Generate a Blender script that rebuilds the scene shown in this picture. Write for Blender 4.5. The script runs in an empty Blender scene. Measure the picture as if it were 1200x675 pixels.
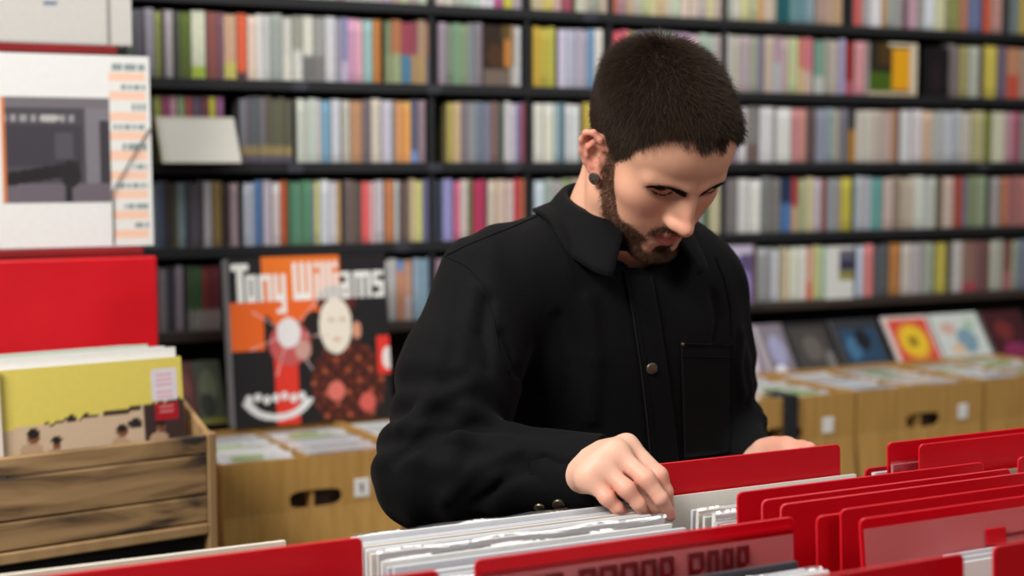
import bpy, math, random
import numpy as np

# ------------------------------------------------------------------ camera, world, light, exposure
SC = bpy.context.scene
COL = SC.collection
PITCH = math.radians(4.75)
CAM_Z = 1.58
F_PX = 1800.0
cam_data = bpy.data.cameras.new('camera')
cam_data.lens = 54.0
cam_data.sensor_width = 36.0
cam_data.clip_start = 0.05
cam_data.dof.use_dof = True
cam_data.dof.focus_distance = 1.66
cam_data.dof.aperture_fstop = 3.0
cam = bpy.data.objects.new('camera', cam_data)
cam.location = (0, 0, CAM_Z)
cam.rotation_euler = (math.radians(90) - PITCH, 0, 0)
COL.objects.link(cam)
SC.camera = cam

SC.view_settings.view_transform = 'Standard'
SC.view_settings.look = 'None'
SC.view_settings.gamma = 1.0
SC.view_settings.use_curve_mapping = False
SC.view_settings.exposure = 0.0

world = bpy.data.worlds.new('shop_ambient')
SC.world = world
world.use_nodes = True
_bg = world.node_tree.nodes['Background']
_bg.inputs[0].default_value = (1.0, 0.97, 0.94, 1)
_bg.inputs[1].default_value = 0.12


def area_light(name, loc, target, sx, sy, power, color=(1, 1, 1)):
    d = bpy.data.lights.new(name, 'AREA')
    d.shape = 'RECTANGLE'
    d.size, d.size_y = sx, sy
    d.energy = power
    d.color = color
    o = bpy.data.objects.new(name, d)
    o.location = loc
    v = np.array(target, float) - np.array(loc, float)
    yaw = math.atan2(v[1], v[0]) - math.pi / 2
    tilt = math.atan2(math.hypot(v[0], v[1]), -v[2])
    o.rotation_euler = (tilt, 0, yaw)
    COL.objects.link(o)
    return o


area_light('ceiling_lamp', (-1.25, 0.25, 3.1), (0.1, 1.9, 1.3), 1.1, 0.7, 92, (1.0, 0.965, 0.92))
area_light('ceiling_lamp', (1.7, 0.6, 2.8), (0.7, 2.5, 1.2), 1.2, 0.8, 16, (1.0, 0.97, 0.93))
area_light('ceiling_lamp', (-0.55, 2.05, 2.95), (-0.4, 2.7, 1.2), 1.6, 0.35, 12, (1.0, 0.98, 0.95))
area_light('ceiling_lamp', (1.35, 2.6, 2.95), (1.4, 3.4, 1.2), 1.8, 0.35, 16, (1.0, 0.98, 0.95))

# ------------------------------------------------------------------ helpers
rng = np.random.default_rng(11)


def lin(c):
    c = np.asarray(c, float) / 255.0
    return np.where(c <= 0.04045, c / 12.92, ((c + 0.055) / 1.055) ** 2.4)


def ray(px, py):
    u = (px - 600.0) / F_PX
    v = (337.5 - py) / F_PX
    return np.array([u, math.cos(PITCH) + v * math.sin(PITCH), -math.sin(PITCH) + v * math.cos(PITCH)])


def W(px, py, Y=None, z=None):
    """World point on the line of sight of a photograph pixel, at depth Y or height z."""
    d = ray(px, py)
    t = (z - CAM_Z) / d[2] if z is not None else Y / d[1]
    return np.array([0, 0, CAM_Z]) + t * d


def rotz(a):
    c, s = math.cos(a), math.sin(a)
    return np.array([[c, -s, 0], [s, c, 0], [0, 0, 1.0]])


def rotx(a):
    c, s = math.cos(a), math.sin(a)
    return np.array([[1.0, 0, 0], [0, c, -s], [0, s, c]])


def roty(a):
    c, s = math.cos(a), math.sin(a)
    return np.array([[c, 0, s], [0, 1.0, 0], [-s, 0, c]])


# ---- materials
def new_mat(name):
    m = bpy.data.materials.new(name)
    m.use_nodes = True
    nt = m.node_tree
    return m, nt, nt.nodes['Principled BSDF']


def noise_mat(name, c1, c2, scale=20, rough=0.6, bump=0.0, stretch=(1, 1, 1), detail=3.0, metal=0.0, spec=0.5, coat=0.0, sheen=0.0):
    m, nt, p = new_mat(name)
    tc = nt.nodes.new('ShaderNodeTexCoord')
    mp = nt.nodes.new('ShaderNodeMapping')
    mp.inputs['Scale'].default_value = stretch
    nz = nt.nodes.new('ShaderNodeTexNoise')
    nz.inputs['Scale'].default_value = scale
    nz.inputs['Detail'].default_value = detail
    cr = nt.nodes.new('ShaderNodeValToRGB')
    cr.color_ramp.elements[0].position = 0.3
    cr.color_ramp.elements[1].position = 0.7
    cr.color_ramp.elements[0].color = (*lin(c1), 1)
    cr.color_ramp.elements[1].color = (*lin(c2), 1)
    L = nt.links
    L.new(tc.outputs['Object'], mp.inputs['Vector'])
    L.new(mp.outputs['Vector'], nz.inputs['Vector'])
    L.new(nz.outputs['Fac'], cr.inputs['Fac'])
    L.new(cr.outputs['Color'], p.inputs['Base Color'])
    if bump:
        b = nt.nodes.new('ShaderNodeBump')
        b.inputs['Strength'].default_value = bump
        b.inputs['Distance'].default_value = 0.002
        L.new(nz.outputs['Fac'], b.inputs['Height'])
        L.new(b.outputs['Normal'], p.inputs['Normal'])
    p.inputs['Roughness'].default_value = rough
    p.inputs['Metallic'].default_value = metal
    p.inputs['Specular IOR Level'].default_value = spec
    p.inputs['Coat Weight'].default_value = coat
    p.inputs['Sheen Weight'].default_value = sheen
    return m


def print_mat(name, rough=0.4, coat=0.0, amount=0.12, stretch=(60, 60, 25), spec=0.5):
    """Printed card or plastic: the mesh's own print colours with fine procedural ink variation."""
    m, nt, p = new_mat(name)
    at = nt.nodes.new('ShaderNodeAttribute')
    at.attribute_name = 'print'
    tc = nt.nodes.new('ShaderNodeTexCoord')
    mp = nt.nodes.new('ShaderNodeMapping')
    mp.inputs['Scale'].default_value = stretch
    nz = nt.nodes.new('ShaderNodeTexNoise')
    nz.inputs['Scale'].default_value = 4.0
    nz.inputs['Detail'].default_value = 2.0
    mr = nt.nodes.new('ShaderNodeMapRange')
    mr.inputs['From Min'].default_value = 0.3
    mr.inputs['From Max'].default_value = 0.7
    mr.inputs['To Min'].default_value = 1.0 - amount
    mr.inputs['To Max'].default_value = 1.0 + amount * 0.6
    mx = nt.nodes.new('ShaderNodeMix')
    mx.data_type = 'RGBA'
    mx.blend_type = 'MULTIPLY'
    mx.inputs['Factor'].default_value = 1.0
    L = nt.links
    L.new(tc.outputs['Object'], mp.inputs['Vector'])
    L.new(mp.outputs['Vector'], nz.inputs['Vector'])
    L.new(nz.outputs['Fac'], mr.inputs['Value'])
    L.new(at.outputs['Color'], mx.inputs['A'])
    L.new(mr.outputs['Result'], mx.inputs['B'])
    L.new(mx.outputs['Result'], p.inputs['Base Color'])
    p.inputs['Roughness'].default_value = rough
    p.inputs['Coat Weight'].default_value = coat
    p.inputs['Coat Roughness'].default_value = 0.12
    p.inputs['Specular IOR Level'].default_value = spec
    return m


M_CASE = print_mat('jewel_case_print', rough=0.42, amount=0.16)
M_SLEEVE = print_mat('record_sleeve_print', rough=0.5, amount=0.025, stretch=(25, 25, 25), spec=0.35)
M_BLACK = noise_mat('black_painted_wood', (14, 14, 17), (24, 24, 28), 14, 0.6, stretch=(1, 1, 6))
M_DARKWOOD = noise_mat('dark_brown_board', (44, 34, 29), (62, 48, 40), 10, 0.6, stretch=(0.6, 4, 8))
M_SHELFBACK = noise_mat('shelf_back_black', (10, 9, 10), (18, 16, 17), 9, 0.8)
M_CARD = noise_mat('corrugated_cardboard', (168, 127, 66), (184, 143, 80), 9, 0.8, stretch=(8, 8, 0.6), spec=0.2)
M_CARD_IN = noise_mat('cardboard_inside', (120, 88, 44), (140, 104, 56), 9, 0.85, spec=0.2)
M_STICKER = noise_mat('white_sticker', (222, 220, 214), (232, 230, 226), 30, 0.5)
M_INK = noise_mat('black_ink', (22, 20, 22), (30, 28, 30), 30, 0.6)
M_TABLE = noise_mat('pale_plywood', (196, 174, 120), (214, 194, 142), 6, 0.5, stretch=(0.5, 6, 6))
M_RED_METAL = noise_mat('red_painted_metal', (196, 12, 26), (214, 22, 36), 7, 0.35, spec=0.5)
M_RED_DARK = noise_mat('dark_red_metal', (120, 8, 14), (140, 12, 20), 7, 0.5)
M_RACKWOOD = noise_mat('rack_wood', (92, 70, 48), (120, 94, 64), 6, 0.6, stretch=(0.5, 5, 5))
M_FLOOR = noise_mat('grey_vinyl_floor', (96, 92, 88), (118, 114, 108), 3, 0.5)
M_WALL = noise_mat('painted_wall', (176, 172, 166), (186, 182, 176), 2, 0.9)


def red_plastic(name, c=(212, 5, 26), rough=0.33, trans=0.0):
    m, nt, p = new_mat(name)
    tc = nt.nodes.new('ShaderNodeTexCoord')
    nz = nt.nodes.new('ShaderNodeTexNoise')
    nz.inputs['Scale'].default_value = 16
    nz.inputs['Detail'].default_value = 4
    cr = nt.nodes.new('ShaderNodeValToRGB')
    cr.color_ramp.elements[0].color = (*lin((c[0] - 10, c[1], c[2] - 2)), 1)
    cr.color_ramp.elements[1].color = (*lin((c[0] + 8, c[1] + 3, c[2] + 4)), 1)
    mr = nt.nodes.new('ShaderNodeMapRange')
    mr.inputs['To Min'].default_value = rough - 0.06
    mr.inputs['To Max'].default_value = rough + 0.10
    L = nt.links
    L.new(tc.outputs['Object'], nz.inputs['Vector'])
    L.new(nz.outputs['Fac'], cr.inputs['Fac'])
    L.new(nz.outputs['Fac'], mr.inputs['Value'])
    L.new(cr.outputs['Color'], p.inputs['Base Color'])
    L.new(mr.outputs['Result'], p.inputs['Roughness'])
    if trans:
        tl = nt.nodes.new('ShaderNodeBsdfTranslucent')
        tl.inputs['Color'].default_value = (*lin((235, 12, 30)), 1)
        ms = nt.nodes.new('ShaderNodeMixShader')
        ms.inputs['Fac'].default_value = trans
        out = nt.nodes['Material Output']
        L.new(p.outputs['BSDF'], ms.inputs[1])
        L.new(tl.outputs['BSDF'], ms.inputs[2])
        L.new(ms.outputs['Shader'], out.inputs['Surface'])
    return m


M_DIVIDER = red_plastic('red_divider_plastic', trans=0.25)
M_DIVIDER_RIM = red_plastic('pale_cut_plastic_edge', c=(226, 62, 70), rough=.3)  # paler red for the rim faces of two dividers
M_DIVIDER_EDGE = red_plastic('cut_plastic_edge', c=(222, 24, 38), rough=.3)
M_DIVIDER_GLOSS = red_plastic('glossy_red_divider_plastic', rough=0.2, trans=0.25)


def clear_plastic(name, rough=0.12, alpha=0.22):
    m, nt, p = new_mat(name)
    tc = nt.nodes.new('ShaderNodeTexCoord')
    nz = nt.nodes.new('ShaderNodeTexNoise')
    nz.inputs['Scale'].default_value = 45
    b = nt.nodes.new('ShaderNodeBump')
    b.inputs['Strength'].default_value = 0.5
    b.inputs['Distance'].default_value = 0.004
    gl = nt.nodes.new('ShaderNodeBsdfGlossy')
    gl.inputs['Roughness'].default_value = rough
    tr = nt.nodes.new('ShaderNodeBsdfTransparent')
    ms = nt.nodes.new('ShaderNodeMixShader')
    ms.inputs['Fac'].default_value = alpha
    L = nt.links
    L.new(tc.outputs['Object'], nz.inputs['Vector'])
    L.new(nz.outputs['Fac'], b.inputs['Height'])
    L.new(b.outputs['Normal'], gl.inputs['Normal'])
    L.new(tr.outputs[0], ms.inputs[1])
    L.new(gl.outputs[0], ms.inputs[2])
    L.new(ms.outputs[0], nt.nodes['Material Output'].inputs['Surface'])
    nt.nodes.remove(p)
    return m


M_CLEAR = clear_plastic('clear_polythene')

def sheen_pocket_mat():  # whitish pocket film with a reflected sheen put into its colour
    m, nt, p = new_mat('painted_sheen_pocket')
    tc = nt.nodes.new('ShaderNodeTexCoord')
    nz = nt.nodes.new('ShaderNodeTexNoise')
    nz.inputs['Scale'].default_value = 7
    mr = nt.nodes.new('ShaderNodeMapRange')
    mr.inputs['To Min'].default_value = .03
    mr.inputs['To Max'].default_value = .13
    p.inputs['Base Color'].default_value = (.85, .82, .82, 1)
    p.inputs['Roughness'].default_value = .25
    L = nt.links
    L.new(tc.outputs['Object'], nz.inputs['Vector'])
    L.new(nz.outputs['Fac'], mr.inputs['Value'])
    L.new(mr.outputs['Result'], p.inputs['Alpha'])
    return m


M_SHEEN_POCKET = sheen_pocket_mat()

# ---- object building
def tag(o, label=None, cat=None, group=None, kind=None):
    if label:
        o['label'] = label
    if cat:
        o['category'] = cat
    if group:
        o['group'] = group
    if kind:
        o['kind'] = kind
    return o


def empty(name, loc=(0, 0, 0), rz=0.0, label=None, cat=None, group=None):
    o = bpy.data.objects.new(name, None)
    o.empty_display_size = 0.05
    o.location = tuple(float(v) for v in loc)
    o.rotation_euler = (0, 0, rz)
    COL.objects.link(o)
    return tag(o, label, cat, group)


def mesh_obj(name, verts, faces, mat, parent=None, colors=None, smooth=False, loc=None, rot=None):
    me = bpy.data.meshes.new(name)
    verts = np.asarray(verts, float)
    me.from_pydata(verts.tolist(), [], [list(map(int, f)) for f in faces])
    if colors is not None:
        a = me.color_attributes.new('print', 'FLOAT_COLOR', 'POINT')
        c = np.ones((len(verts), 4), np.float32)
        c[:, :3] = colors
        a.data.foreach_set('color', c.ravel())
    if smooth:
        me.polygons.foreach_set('use_smooth', [True] * len(me.polygons))
    me.materials.append(mat)
    me.update()
    o = bpy.data.objects.new(name, me)
    if loc is not None:
        o.location = tuple(float(v) for v in loc)
    if rot is not None:
        o.rotation_euler = rot
    COL.objects.link(o)
    if parent is not None:
        o.parent = parent
    return o


class MB:
    """Collects shapes that become one mesh object."""

    def __init__(self):
        self.v, self.f, self.c, self.n = [], [], [], 0

    def add(self, v, f, col=None):
        v = np.asarray(v, float)
        self.v.append(v)
        self.f += [[i + self.n for i in q] for q in f]
        if col is None:
            col = (0.8, 0.8, 0.8)
        col = np.asarray(col, float)
        if col.ndim == 1:
            col = np.tile(col, (len(v), 1))
        self.c.append(col)
        self.n += len(v)
        return self

    def box(self, lo, hi, R=None, t=None, bevel=0.0, col=None):
        lo, hi = np.array(lo, float), np.array(hi, float)
        b = min(bevel, 0.45 * float((hi - lo).min()))
        if b <= 0:
            v = np.array([[x, y, z] for x in (lo[0], hi[0]) for y in (lo[1], hi[1]) for z in (lo[2], hi[2])])
            f = [[0, 1, 3, 2], [4, 6, 7, 5], [0, 4, 5, 1], [2, 3, 7, 6], [0, 2, 6, 4], [1, 5, 7, 3]]
        else:
            v, idx = [], {}
            for i in (0, 1):
                for j in (0, 1):
                    for k in (0, 1):
                        s = np.array([i, j, k])
                        corner = np.where(s == 0, lo, hi)
                        inn = np.where(s == 0, lo + b, hi - b)
                        for ax in range(3):
                            p = inn.copy()
                            p[ax] = corner[ax]
                            idx[(i, j, k, ax)] = len(v)
                            v.append(p)
            v = np.array(v)
            f = []
            for ax in range(3):
                o1, o2 = (ax + 1) % 3, (ax + 2) % 3
                for s in (0, 1):
                    q = []
                    for (a, c) in ((0, 0), (1, 0), (1, 1), (0, 1)):
                        key = [0, 0, 0]
                        key[ax], key[o1], key[o2] = s, a, c
                        q.append(idx[(*key, ax)])
                    f.append(q if s else q[::-1])
            for ax in range(3):
                o1, o2 = (ax + 1) % 3, (ax + 2) % 3
                for a in (0, 1):
                    for c in (0, 1):
                        k0, k1 = [0, 0, 0], [0, 0, 0]
                        k0[o1] = k1[o1] = a
                        k0[o2] = k1[o2] = c
                        k1[ax] = 1
                        q = [idx[(*k0, o1)], idx[(*k1, o1)], idx[(*k1, o2)], idx[(*k0, o2)]]
                        f.append(q if (a ^ c) else q[::-1])
            for i in (0, 1):
                for j in (0, 1):
                    for k in (0, 1):
                        q = [idx[(i, j, k, 0)], idx[(i, j, k, 1)], idx[(i, j, k, 2)]]
                        f.append(q if (i + j + k) % 2 else q[::-1])
        if R is not None:
            v = v @ np.asarray(R).T
        if t is not None:
            v = v + np.asarray(t)
        return self.add(v, f, col)

    def tube(self, pts, r, n=10, caps=True, col=None):
        pts = np.asarray(pts, float)
        r = np.broadcast_to(np.asarray(r, float), (len(pts),))
        T = np.gradient(pts, axis=0)
        T /= np.linalg.norm(T, axis=1)[:, None] + 1e-12
        up = np.array([0, 0, 1.0]) if abs(T[0][2]) < 0.9 else np.array([1.0, 0, 0])
        vs = []
        for i in range(len(pts)):
            a = np.cross(T[i], up)
            a /= np.linalg.norm(a) + 1e-12
            b = np.cross(T[i], a)
            up = -b if np.dot(-b, up) > 0 else b
            th = np.linspace(0, 2 * np.pi, n, endpoint=False)
            vs.append(pts[i] + r[i] * (np.cos(th)[:, None] * a + np.sin(th)[:, None] * b))
        f = []
        for i in range(len(pts) - 1):
            for j in range(n):
                k = (j + 1) % n
                f.append([i * n + j, i * n + k, (i + 1) * n + k, (i + 1) * n + j])
        if caps:
            f.append(list(range(n))[::-1])
            f.append([(len(pts) - 1) * n + j for j in range(n)])
        return self.add(np.concatenate(vs), f, col)

    def build(self, name, mat, parent=None, smooth=False, loc=None, rot=None, color=False):
        return mesh_obj(name, np.concatenate(self.v), self.f, mat, parent, np.concatenate(self.c) if color else None, smooth, loc, rot)


def slab(w, h, t, nx, nz, colfn, edge, inset=0.0, x0=None):
    """Upright card: print on the front grid (facing -y), plain edges and back. x centred unless x0, z from 0."""
    mb = MB()
    xs = np.linspace(0, w, nx + 1) + (-w / 2 if x0 is None else x0)
    zs = np.linspace(0, h, nz + 1)
    e = inset
    if e:
        xs[0] += e
        xs[-1] -= e
        zs[0] += e
        zs[-1] -= e
    X, Z = np.meshgrid(xs, zs, indexing='ij')
    U, V = np.meshgrid(np.linspace(0, 1, nx + 1), np.linspace(0, 1, nz + 1), indexing='ij')
    v = np.stack([X, np.full_like(X, e * 0.5), Z], -1).reshape(-1, 3)
    f = []
    for i in range(nx):
        for j in range(nz):
            a = i * (nz + 1) + j
            f.append([a, a + nz + 1, a + nz + 2, a + 1])
    col = colfn(U.ravel(), V.ravel())
    mb.add(v, f, lin(col))
    xa, xb = (-w / 2, w / 2) if x0 is None else (x0, x0 + w)
    b = np.array([[xa, 0, 0], [xb, 0, 0], [xb, 0, h], [xa, 0, h], [xa, t, 0], [xb, t, 0], [xb, t, h], [xa, t, h]])
    bf = [[1, 5, 6, 2], [4, 0, 3, 7], [3, 2, 6, 7], [4, 5, 1, 0], [5, 4, 7, 6]]
    if e:
        c = np.array([[xs[0], e * .5, zs[0]], [xs[-1], e * .5, zs[0]], [xs[-1], e * .5, zs[-1]], [xs[0], e * .5, zs[-1]]])
        b = np.concatenate([b, c])
        bf += [[0, 1, 9, 8], [1, 2, 10, 9], [2, 3, 11, 10], [3, 0, 8, 11]]
    mb.add(b, bf, lin(edge))
    return mb


def bands(*stops):
    """Colour function from (height fraction, rgb) stops with sharp steps."""
    st = [(a, np.array(c, float)) for a, c in stops]

    def fn(u, v):
        out = np.tile(st[0][1], (len(u), 1))
        for a, c in st[1:]:
            out[v >= a] = c
        return out
    return fn
# ------------------------------------------------------------------ the room
WANG = math.radians(27)
P0 = np.array([-0.677, 2.9, 0.0])
WD = np.array([math.cos(WANG), math.sin(WANG), 0])
WN = np.array([-math.sin(WANG), math.cos(WANG), 0])          # into the wall


def wp(s, y, z):
    return P0 + s * WD + y * WN + np.array([0, 0, z])


def wall_hit(px, py, off=0.0):
    """Distance along the shelf wall and height where a pixel's sight line meets the plane off metres in front of the cases."""
    d = ray(px, py)
    o = np.array([0, 0, CAM_Z])
    n = WN
    t = (np.dot(P0 - off * WN - o, n)) / np.dot(d, n)
    p = o + t * d
    return float(np.dot(p - P0, WD)), float(p[2])


RW = rotz(WANG)
m = MB().box((-6, -3, -0.02), (8, 9, 0.0))
tag(m.build('floor', M_FLOOR), kind='structure')
m = MB().box((-2.5, 0.30, 0), (4.5, 0.36, 3.2), RW, P0)
tag(m.build('wall_back', M_WALL), kind='structure')

ROWZ = [1.896, 1.735, 1.575, 1.413, 1.252]
S_LO, S_HI = -0.75, 2.75
shelf = empty('cd_shelf', wp(0, 0, 0), WANG, 'black wall shelving packed with rows of compact disc cases behind the man', 'shelf')
m = MB().box((S_LO, 0.155, 0.0), (S_HI, 0.175, 2.25))
m.build('back_panel', M_SHELFBACK, shelf)
for i, z in enumerate([2.057] + ROWZ):
    m = MB().box((S_LO, -0.006, z - 0.020), (S_HI, 0.155, z), bevel=0.0015)
    m.build('shelf_board', M_DARKWOOD if i == 5 else M_BLACK, shelf)
UPX = [(-0.74, None), (507, 2), (619, 1), (715, 1), (1021, None), (1200, None)]
UPS = []
for px, r in UPX:
    s = px if px < 0 else wall_hit(px, 180)[0]
    if 1000 < px:
        s = {1021: 1.30, 1200: 2.5}[px]
    UPS.append(s)
    m = MB().box((s - 0.006, 0.002, 1.252), (s + 0.006, 0.155, 2.057), bevel=0.001)
    m.build('upright', M_BLACK, shelf)
m = MB().box((S_LO, -0.03, 1.06), (S_HI, 0.155, 1.085))
m.build('display_ledge', M_DARKWOOD, shelf)
m = MB().box((S_LO, 0.10, 0.0), (S_HI, 0.155, 1.06))
m.build('base_panel', M_SHELFBACK, shelf)
# label strips clipped on board edges (blank grey plastic)
for px, py in ((350, 103), (508, 104), (508, 196), (345, 197), (690, 24), (1150, 197), (600, 197), (470, 290)):
    s, z = wall_hit(px, py)
    k = min(range(5), key=lambda i: abs(ROWZ[i] - 0.01 - z))
    m = MB().box((s - 0.016, -0.009, ROWZ[k] - 0.019), (s + 0.016, -0.0062, ROWZ[k] - 0.002), bevel=0.001)
    m.build('shelf_label', noise_mat('grey_label_strip', (44, 46, 56), (60, 62, 72), 40, 0.4), shelf)

# ------------------------------------------------------------------ the cases: (x0, x1, colour[, count[, colour of the lower band, its top]]) in photo pixels
G = None
R0 = [(180, 300, (120, 110, 105), 12), (300, 405, (170, 165, 155), 10), (405, 440, (200, 195, 190), 4), (440, 512, (188, 186, 180), 7), (512, 565, (204, 206, 190), 5), (565, 580, (220, 215, 220), 2),
      (580, 592, (190, 90, 145), 1), (592, 602, (205, 200, 70), 1), (602, 613, (175, 160, 170), 1), (624, 637, (215, 200, 165), 1), (637, 650, (215, 195, 110), 2),
      (650, 660, (205, 170, 165), 1), (660, 671, (160, 80, 100), 1), (671, 676, (70, 40, 38), 1), (676, 690, (205, 200, 185), 2), (690, 705, (165, 170, 150), 2),
      (705, 713, (200, 185, 165), 1), (720, 726, (190, 110, 90), 1), (726, 736, (190, 150, 160), 1), (736, 790, (205, 195, 160), 6), (790, 850, (195, 195, 165), 6), (850, 869, (206, 206, 192), 2),
      (869, 881, (206, 205, 150), 1), (881, 889, (190, 195, 150), 1), (889, 897, (205, 160, 112), 1), (897, 906, (206, 186, 172), 1), (906, 912, (190, 185, 160), 1), (912, 927, (20, 85, 90), 1),
      (927, 957, (110, 145, 150), 3), (958, 989, (175, 150, 135), 3), (991, 1001, (20, 20, 24), 1), (1002, 1012, (200, 95, 92), 1), (1012, 1021, (165, 160, 165), 1), (1022, 1036, (220, 220, 226), 1),
      (1036, 1042, (190, 150, 100), 1), (1042, 1060, (152, 162, 152), 2), (1060, 1066, (110, 75, 90), 1), (1066, 1079, (192, 152, 167), 1), (1079, 1085, (150, 155, 150), 1), (1085, 1098, (215, 218, 225), 1),
      (1098, 1110, (206, 204, 165), 1), (1110, 1128, (142, 146, 88), 2), (1128, 1137, (180, 120, 95), 1), (1137, 1151, (110, 120, 155), 1), (1151, 1155, (95, 60, 90), 1), (1155, 1164, (215, 88, 40), 1),
      (1164, 1177, (186, 142, 132), 1), (1178, 1186, (48, 50, 50), 1), (1186, 1197, (110, 125, 122), 1), (1197, 1216, (180, 160, 80), 2)]
R1 = [(150, 170, (90, 90, 95), 2), (171, 182, (142, 142, 152), 1), (182, 190, (130, 135, 70), 1), (190, 194, (60, 35, 35), 1), (194, 204, (168, 163, 168), 1), (207, 213, (70, 78, 60), 1), (213, 225, (82, 102, 22), 1),
      (225, 242, (205, 208, 186), 1, (165, 190, 60), .17), (243, 257, (132, 70, 70), 1), (257, 263, (120, 75, 95), 1), (263, 278, (192, 160, 130), 1, (190, 185, 95), .28), (279, 291, (220, 90, 55), 1, (60, 50, 60), .14),
      (291, 302, (216, 196, 180), 1), (302, 318, (205, 203, 200), 2), (318, 332, (150, 156, 150), 1), (332, 344, (200, 200, 190), 1, (210, 208, 196), .4), (344, 356, (150, 150, 140), 1, (205, 205, 198), .5), (356, 369, (214, 212, 200), 1, (110, 110, 110), .4),
      (369, 382, (150, 155, 150), 1, (120, 118, 118), .42), (382, 395, (206, 208, 212), 1), (395, 400, (165, 160, 175), 1), (401, 409, (140, 140, 180), 1, (190, 180, 205), .3), (409, 427, (210, 160, 186), 2), (427, 438, (150, 190, 185), 1),
      (438, 447, (192, 126, 55), 1), (453, 460, (128, 138, 98), 1, (140, 150, 112), .5), (460, 472, (172, 112, 76), 1, (150, 162, 122), .5), (472, 483, (150, 66, 80), 1, (70, 125, 156), .48), (483, 491, (150, 66, 80), 1, (165, 140, 100), .48),
      (491, 500, (165, 140, 116), 1, (176, 146, 96), .46), (500, 511, (180, 130, 105), 1, (130, 130, 140), .46),
      (515, 524, (152, 142, 156), 1), (524, 566, (138, 137, 138), 5), (598, 605, (178, 150, 118), 1, (210, 205, 198), .3), (605, 612, (204, 204, 204), 1), (626, 635, (200, 165, 62), 1), (635, 652, (205, 186, 86), 2),
      (656, 676, (190, 195, 205), 2), (676, 690, (182, 182, 192), 2), (690, 698, (110, 150, 190), 1), (698, 708, (216, 216, 210), 1), (721, 737, (216, 96, 110), 2), (737, 744, (205, 195, 130), 1),
      (744, 800, (150, 155, 165), 6), (800, 850, (185, 170, 170), 5), (850, 860, (214, 210, 210), 1), (860, 868, (190, 185, 168), 1), (868, 880, (176, 160, 165), 1), (880, 890, (156, 160, 146), 1), (890, 897, (120, 120, 138), 1),
      (897, 908, (192, 172, 157), 1), (908, 918, (175, 150, 160), 1, (175, 178, 185), .55), (918, 925, (190, 160, 165), 1), (925, 937, (186, 196, 150), 1), (937, 944, (206, 130, 110), 1, (205, 180, 130), .45), (944, 954, (206, 120, 132), 1, (200, 175, 165), .4),
      (956, 968, (110, 155, 140), 1, (185, 190, 185), .3), (968, 977, (160, 160, 150), 1), (977, 984, (190, 180, 170), 1), (984, 992, (160, 160, 192), 1), (993, 1003, (140, 30, 26), 1, (180, 90, 110), .25), (1003, 1016, (206, 150, 150), 1),
      (1112, 1121, (124, 112, 114), 1), (1121, 1128, (130, 118, 112), 1), (1128, 1137, (165, 155, 100), 1), (1137, 1150, (176, 176, 166), 1), (1150, 1155, (62, 30, 45), 1), (1155, 1171, (202, 187, 86), 1), (1172, 1182, (106, 92, 116), 1),
      (1182, 1197, (186, 126, 96), 1, (190, 80, 62), .5), (1197, 1216, (150, 136, 120), 2)]
R2 = [(120, 180, (90, 85, 85), 5), (282, 290, (128, 128, 134), 1, (96, 90, 112), .2), (290, 312, (106, 106, 112), 3, (98, 92, 112), .2), (312, 343, (92, 92, 72), 4, (92, 86, 108), .2), (349, 364, (205, 203, 198), 2), (364, 378, (206, 204, 202), 2), (378, 389, (120, 166, 190), 1), (389, 400, (206, 209, 216), 1), (402, 412, (190, 188, 180), 1),
      (412, 426, (186, 140, 106), 1), (426, 434, (120, 110, 115), 1), (436, 448, (210, 200, 182), 1), (448, 460, (196, 196, 210), 1), (460, 465, (140, 135, 125), 1), (465, 482, (225, 165, 86), 2), (482, 491, (95, 95, 116), 1, (120, 150, 205), .2),
      (491, 499, (150, 130, 135), 1), (526, 533, (190, 170, 90), 1), (533, 541, (202, 180, 140), 1), (541, 550, (126, 115, 126), 1), (550, 560, (146, 146, 150), 1), (560, 575, (126, 130, 150), 2), (575, 585, (126, 102, 96), 1),
      (585, 592, (80, 85, 76), 1), (592, 607, (206, 204, 204), 2), (607, 613, (116, 106, 150), 1), (612, 619, (170, 66, 76), 1), (627, 650, (226, 220, 212), 2), (650, 656, (165, 190, 190), 1), (656, 663, (86, 120, 136), 1), (663, 680, (216, 212, 216), 2),
      (684, 695, (192, 172, 80), 1), (695, 780, (150, 145, 140), 9), (780, 865, (160, 160, 165), 9), (866, 876, (210, 210, 210), 1), (877, 891, (126, 125, 120), 2, (112, 92, 88), .35), (892, 908, (214, 214, 214), 1), (908, 911, (150, 150, 150), 1), (911, 928, (216, 216, 216), 1),
      (929, 938, (200, 134, 140), 1), (938, 947, (205, 145, 135), 1), (948, 958, (90, 80, 78), 1), (958, 980, (146, 156, 166), 2), (980, 985, (185, 175, 150), 1), (985, 996, (116, 116, 126), 1), (996, 1004, (60, 62, 60), 1, (176, 126, 30), .62), (1004, 1012, (205, 198, 186), 1), (1012, 1026, (200, 190, 175), 1),
      (1026, 1045, (186, 171, 156), 2), (1045, 1053, (186, 140, 110), 1), (1053, 1057, (80, 55, 62), 1), (1057, 1083, (204, 196, 194), 2), (1083, 1093, (205, 170, 145), 1), (1093, 1110, (190, 186, 181), 2), (1110, 1128, (188, 190, 198), 2), (1128, 1140, (196, 186, 176), 1), (1140, 1155, (176, 170, 126), 1),
      (1156, 1164, (120, 125, 52), 1), (1164, 1180, (204, 200, 182), 1), (1180, 1190, (182, 142, 152), 1), (1190, 1197, (170, 70, 100), 1), (1197, 1216, (140, 130, 125), 2)]
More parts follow.
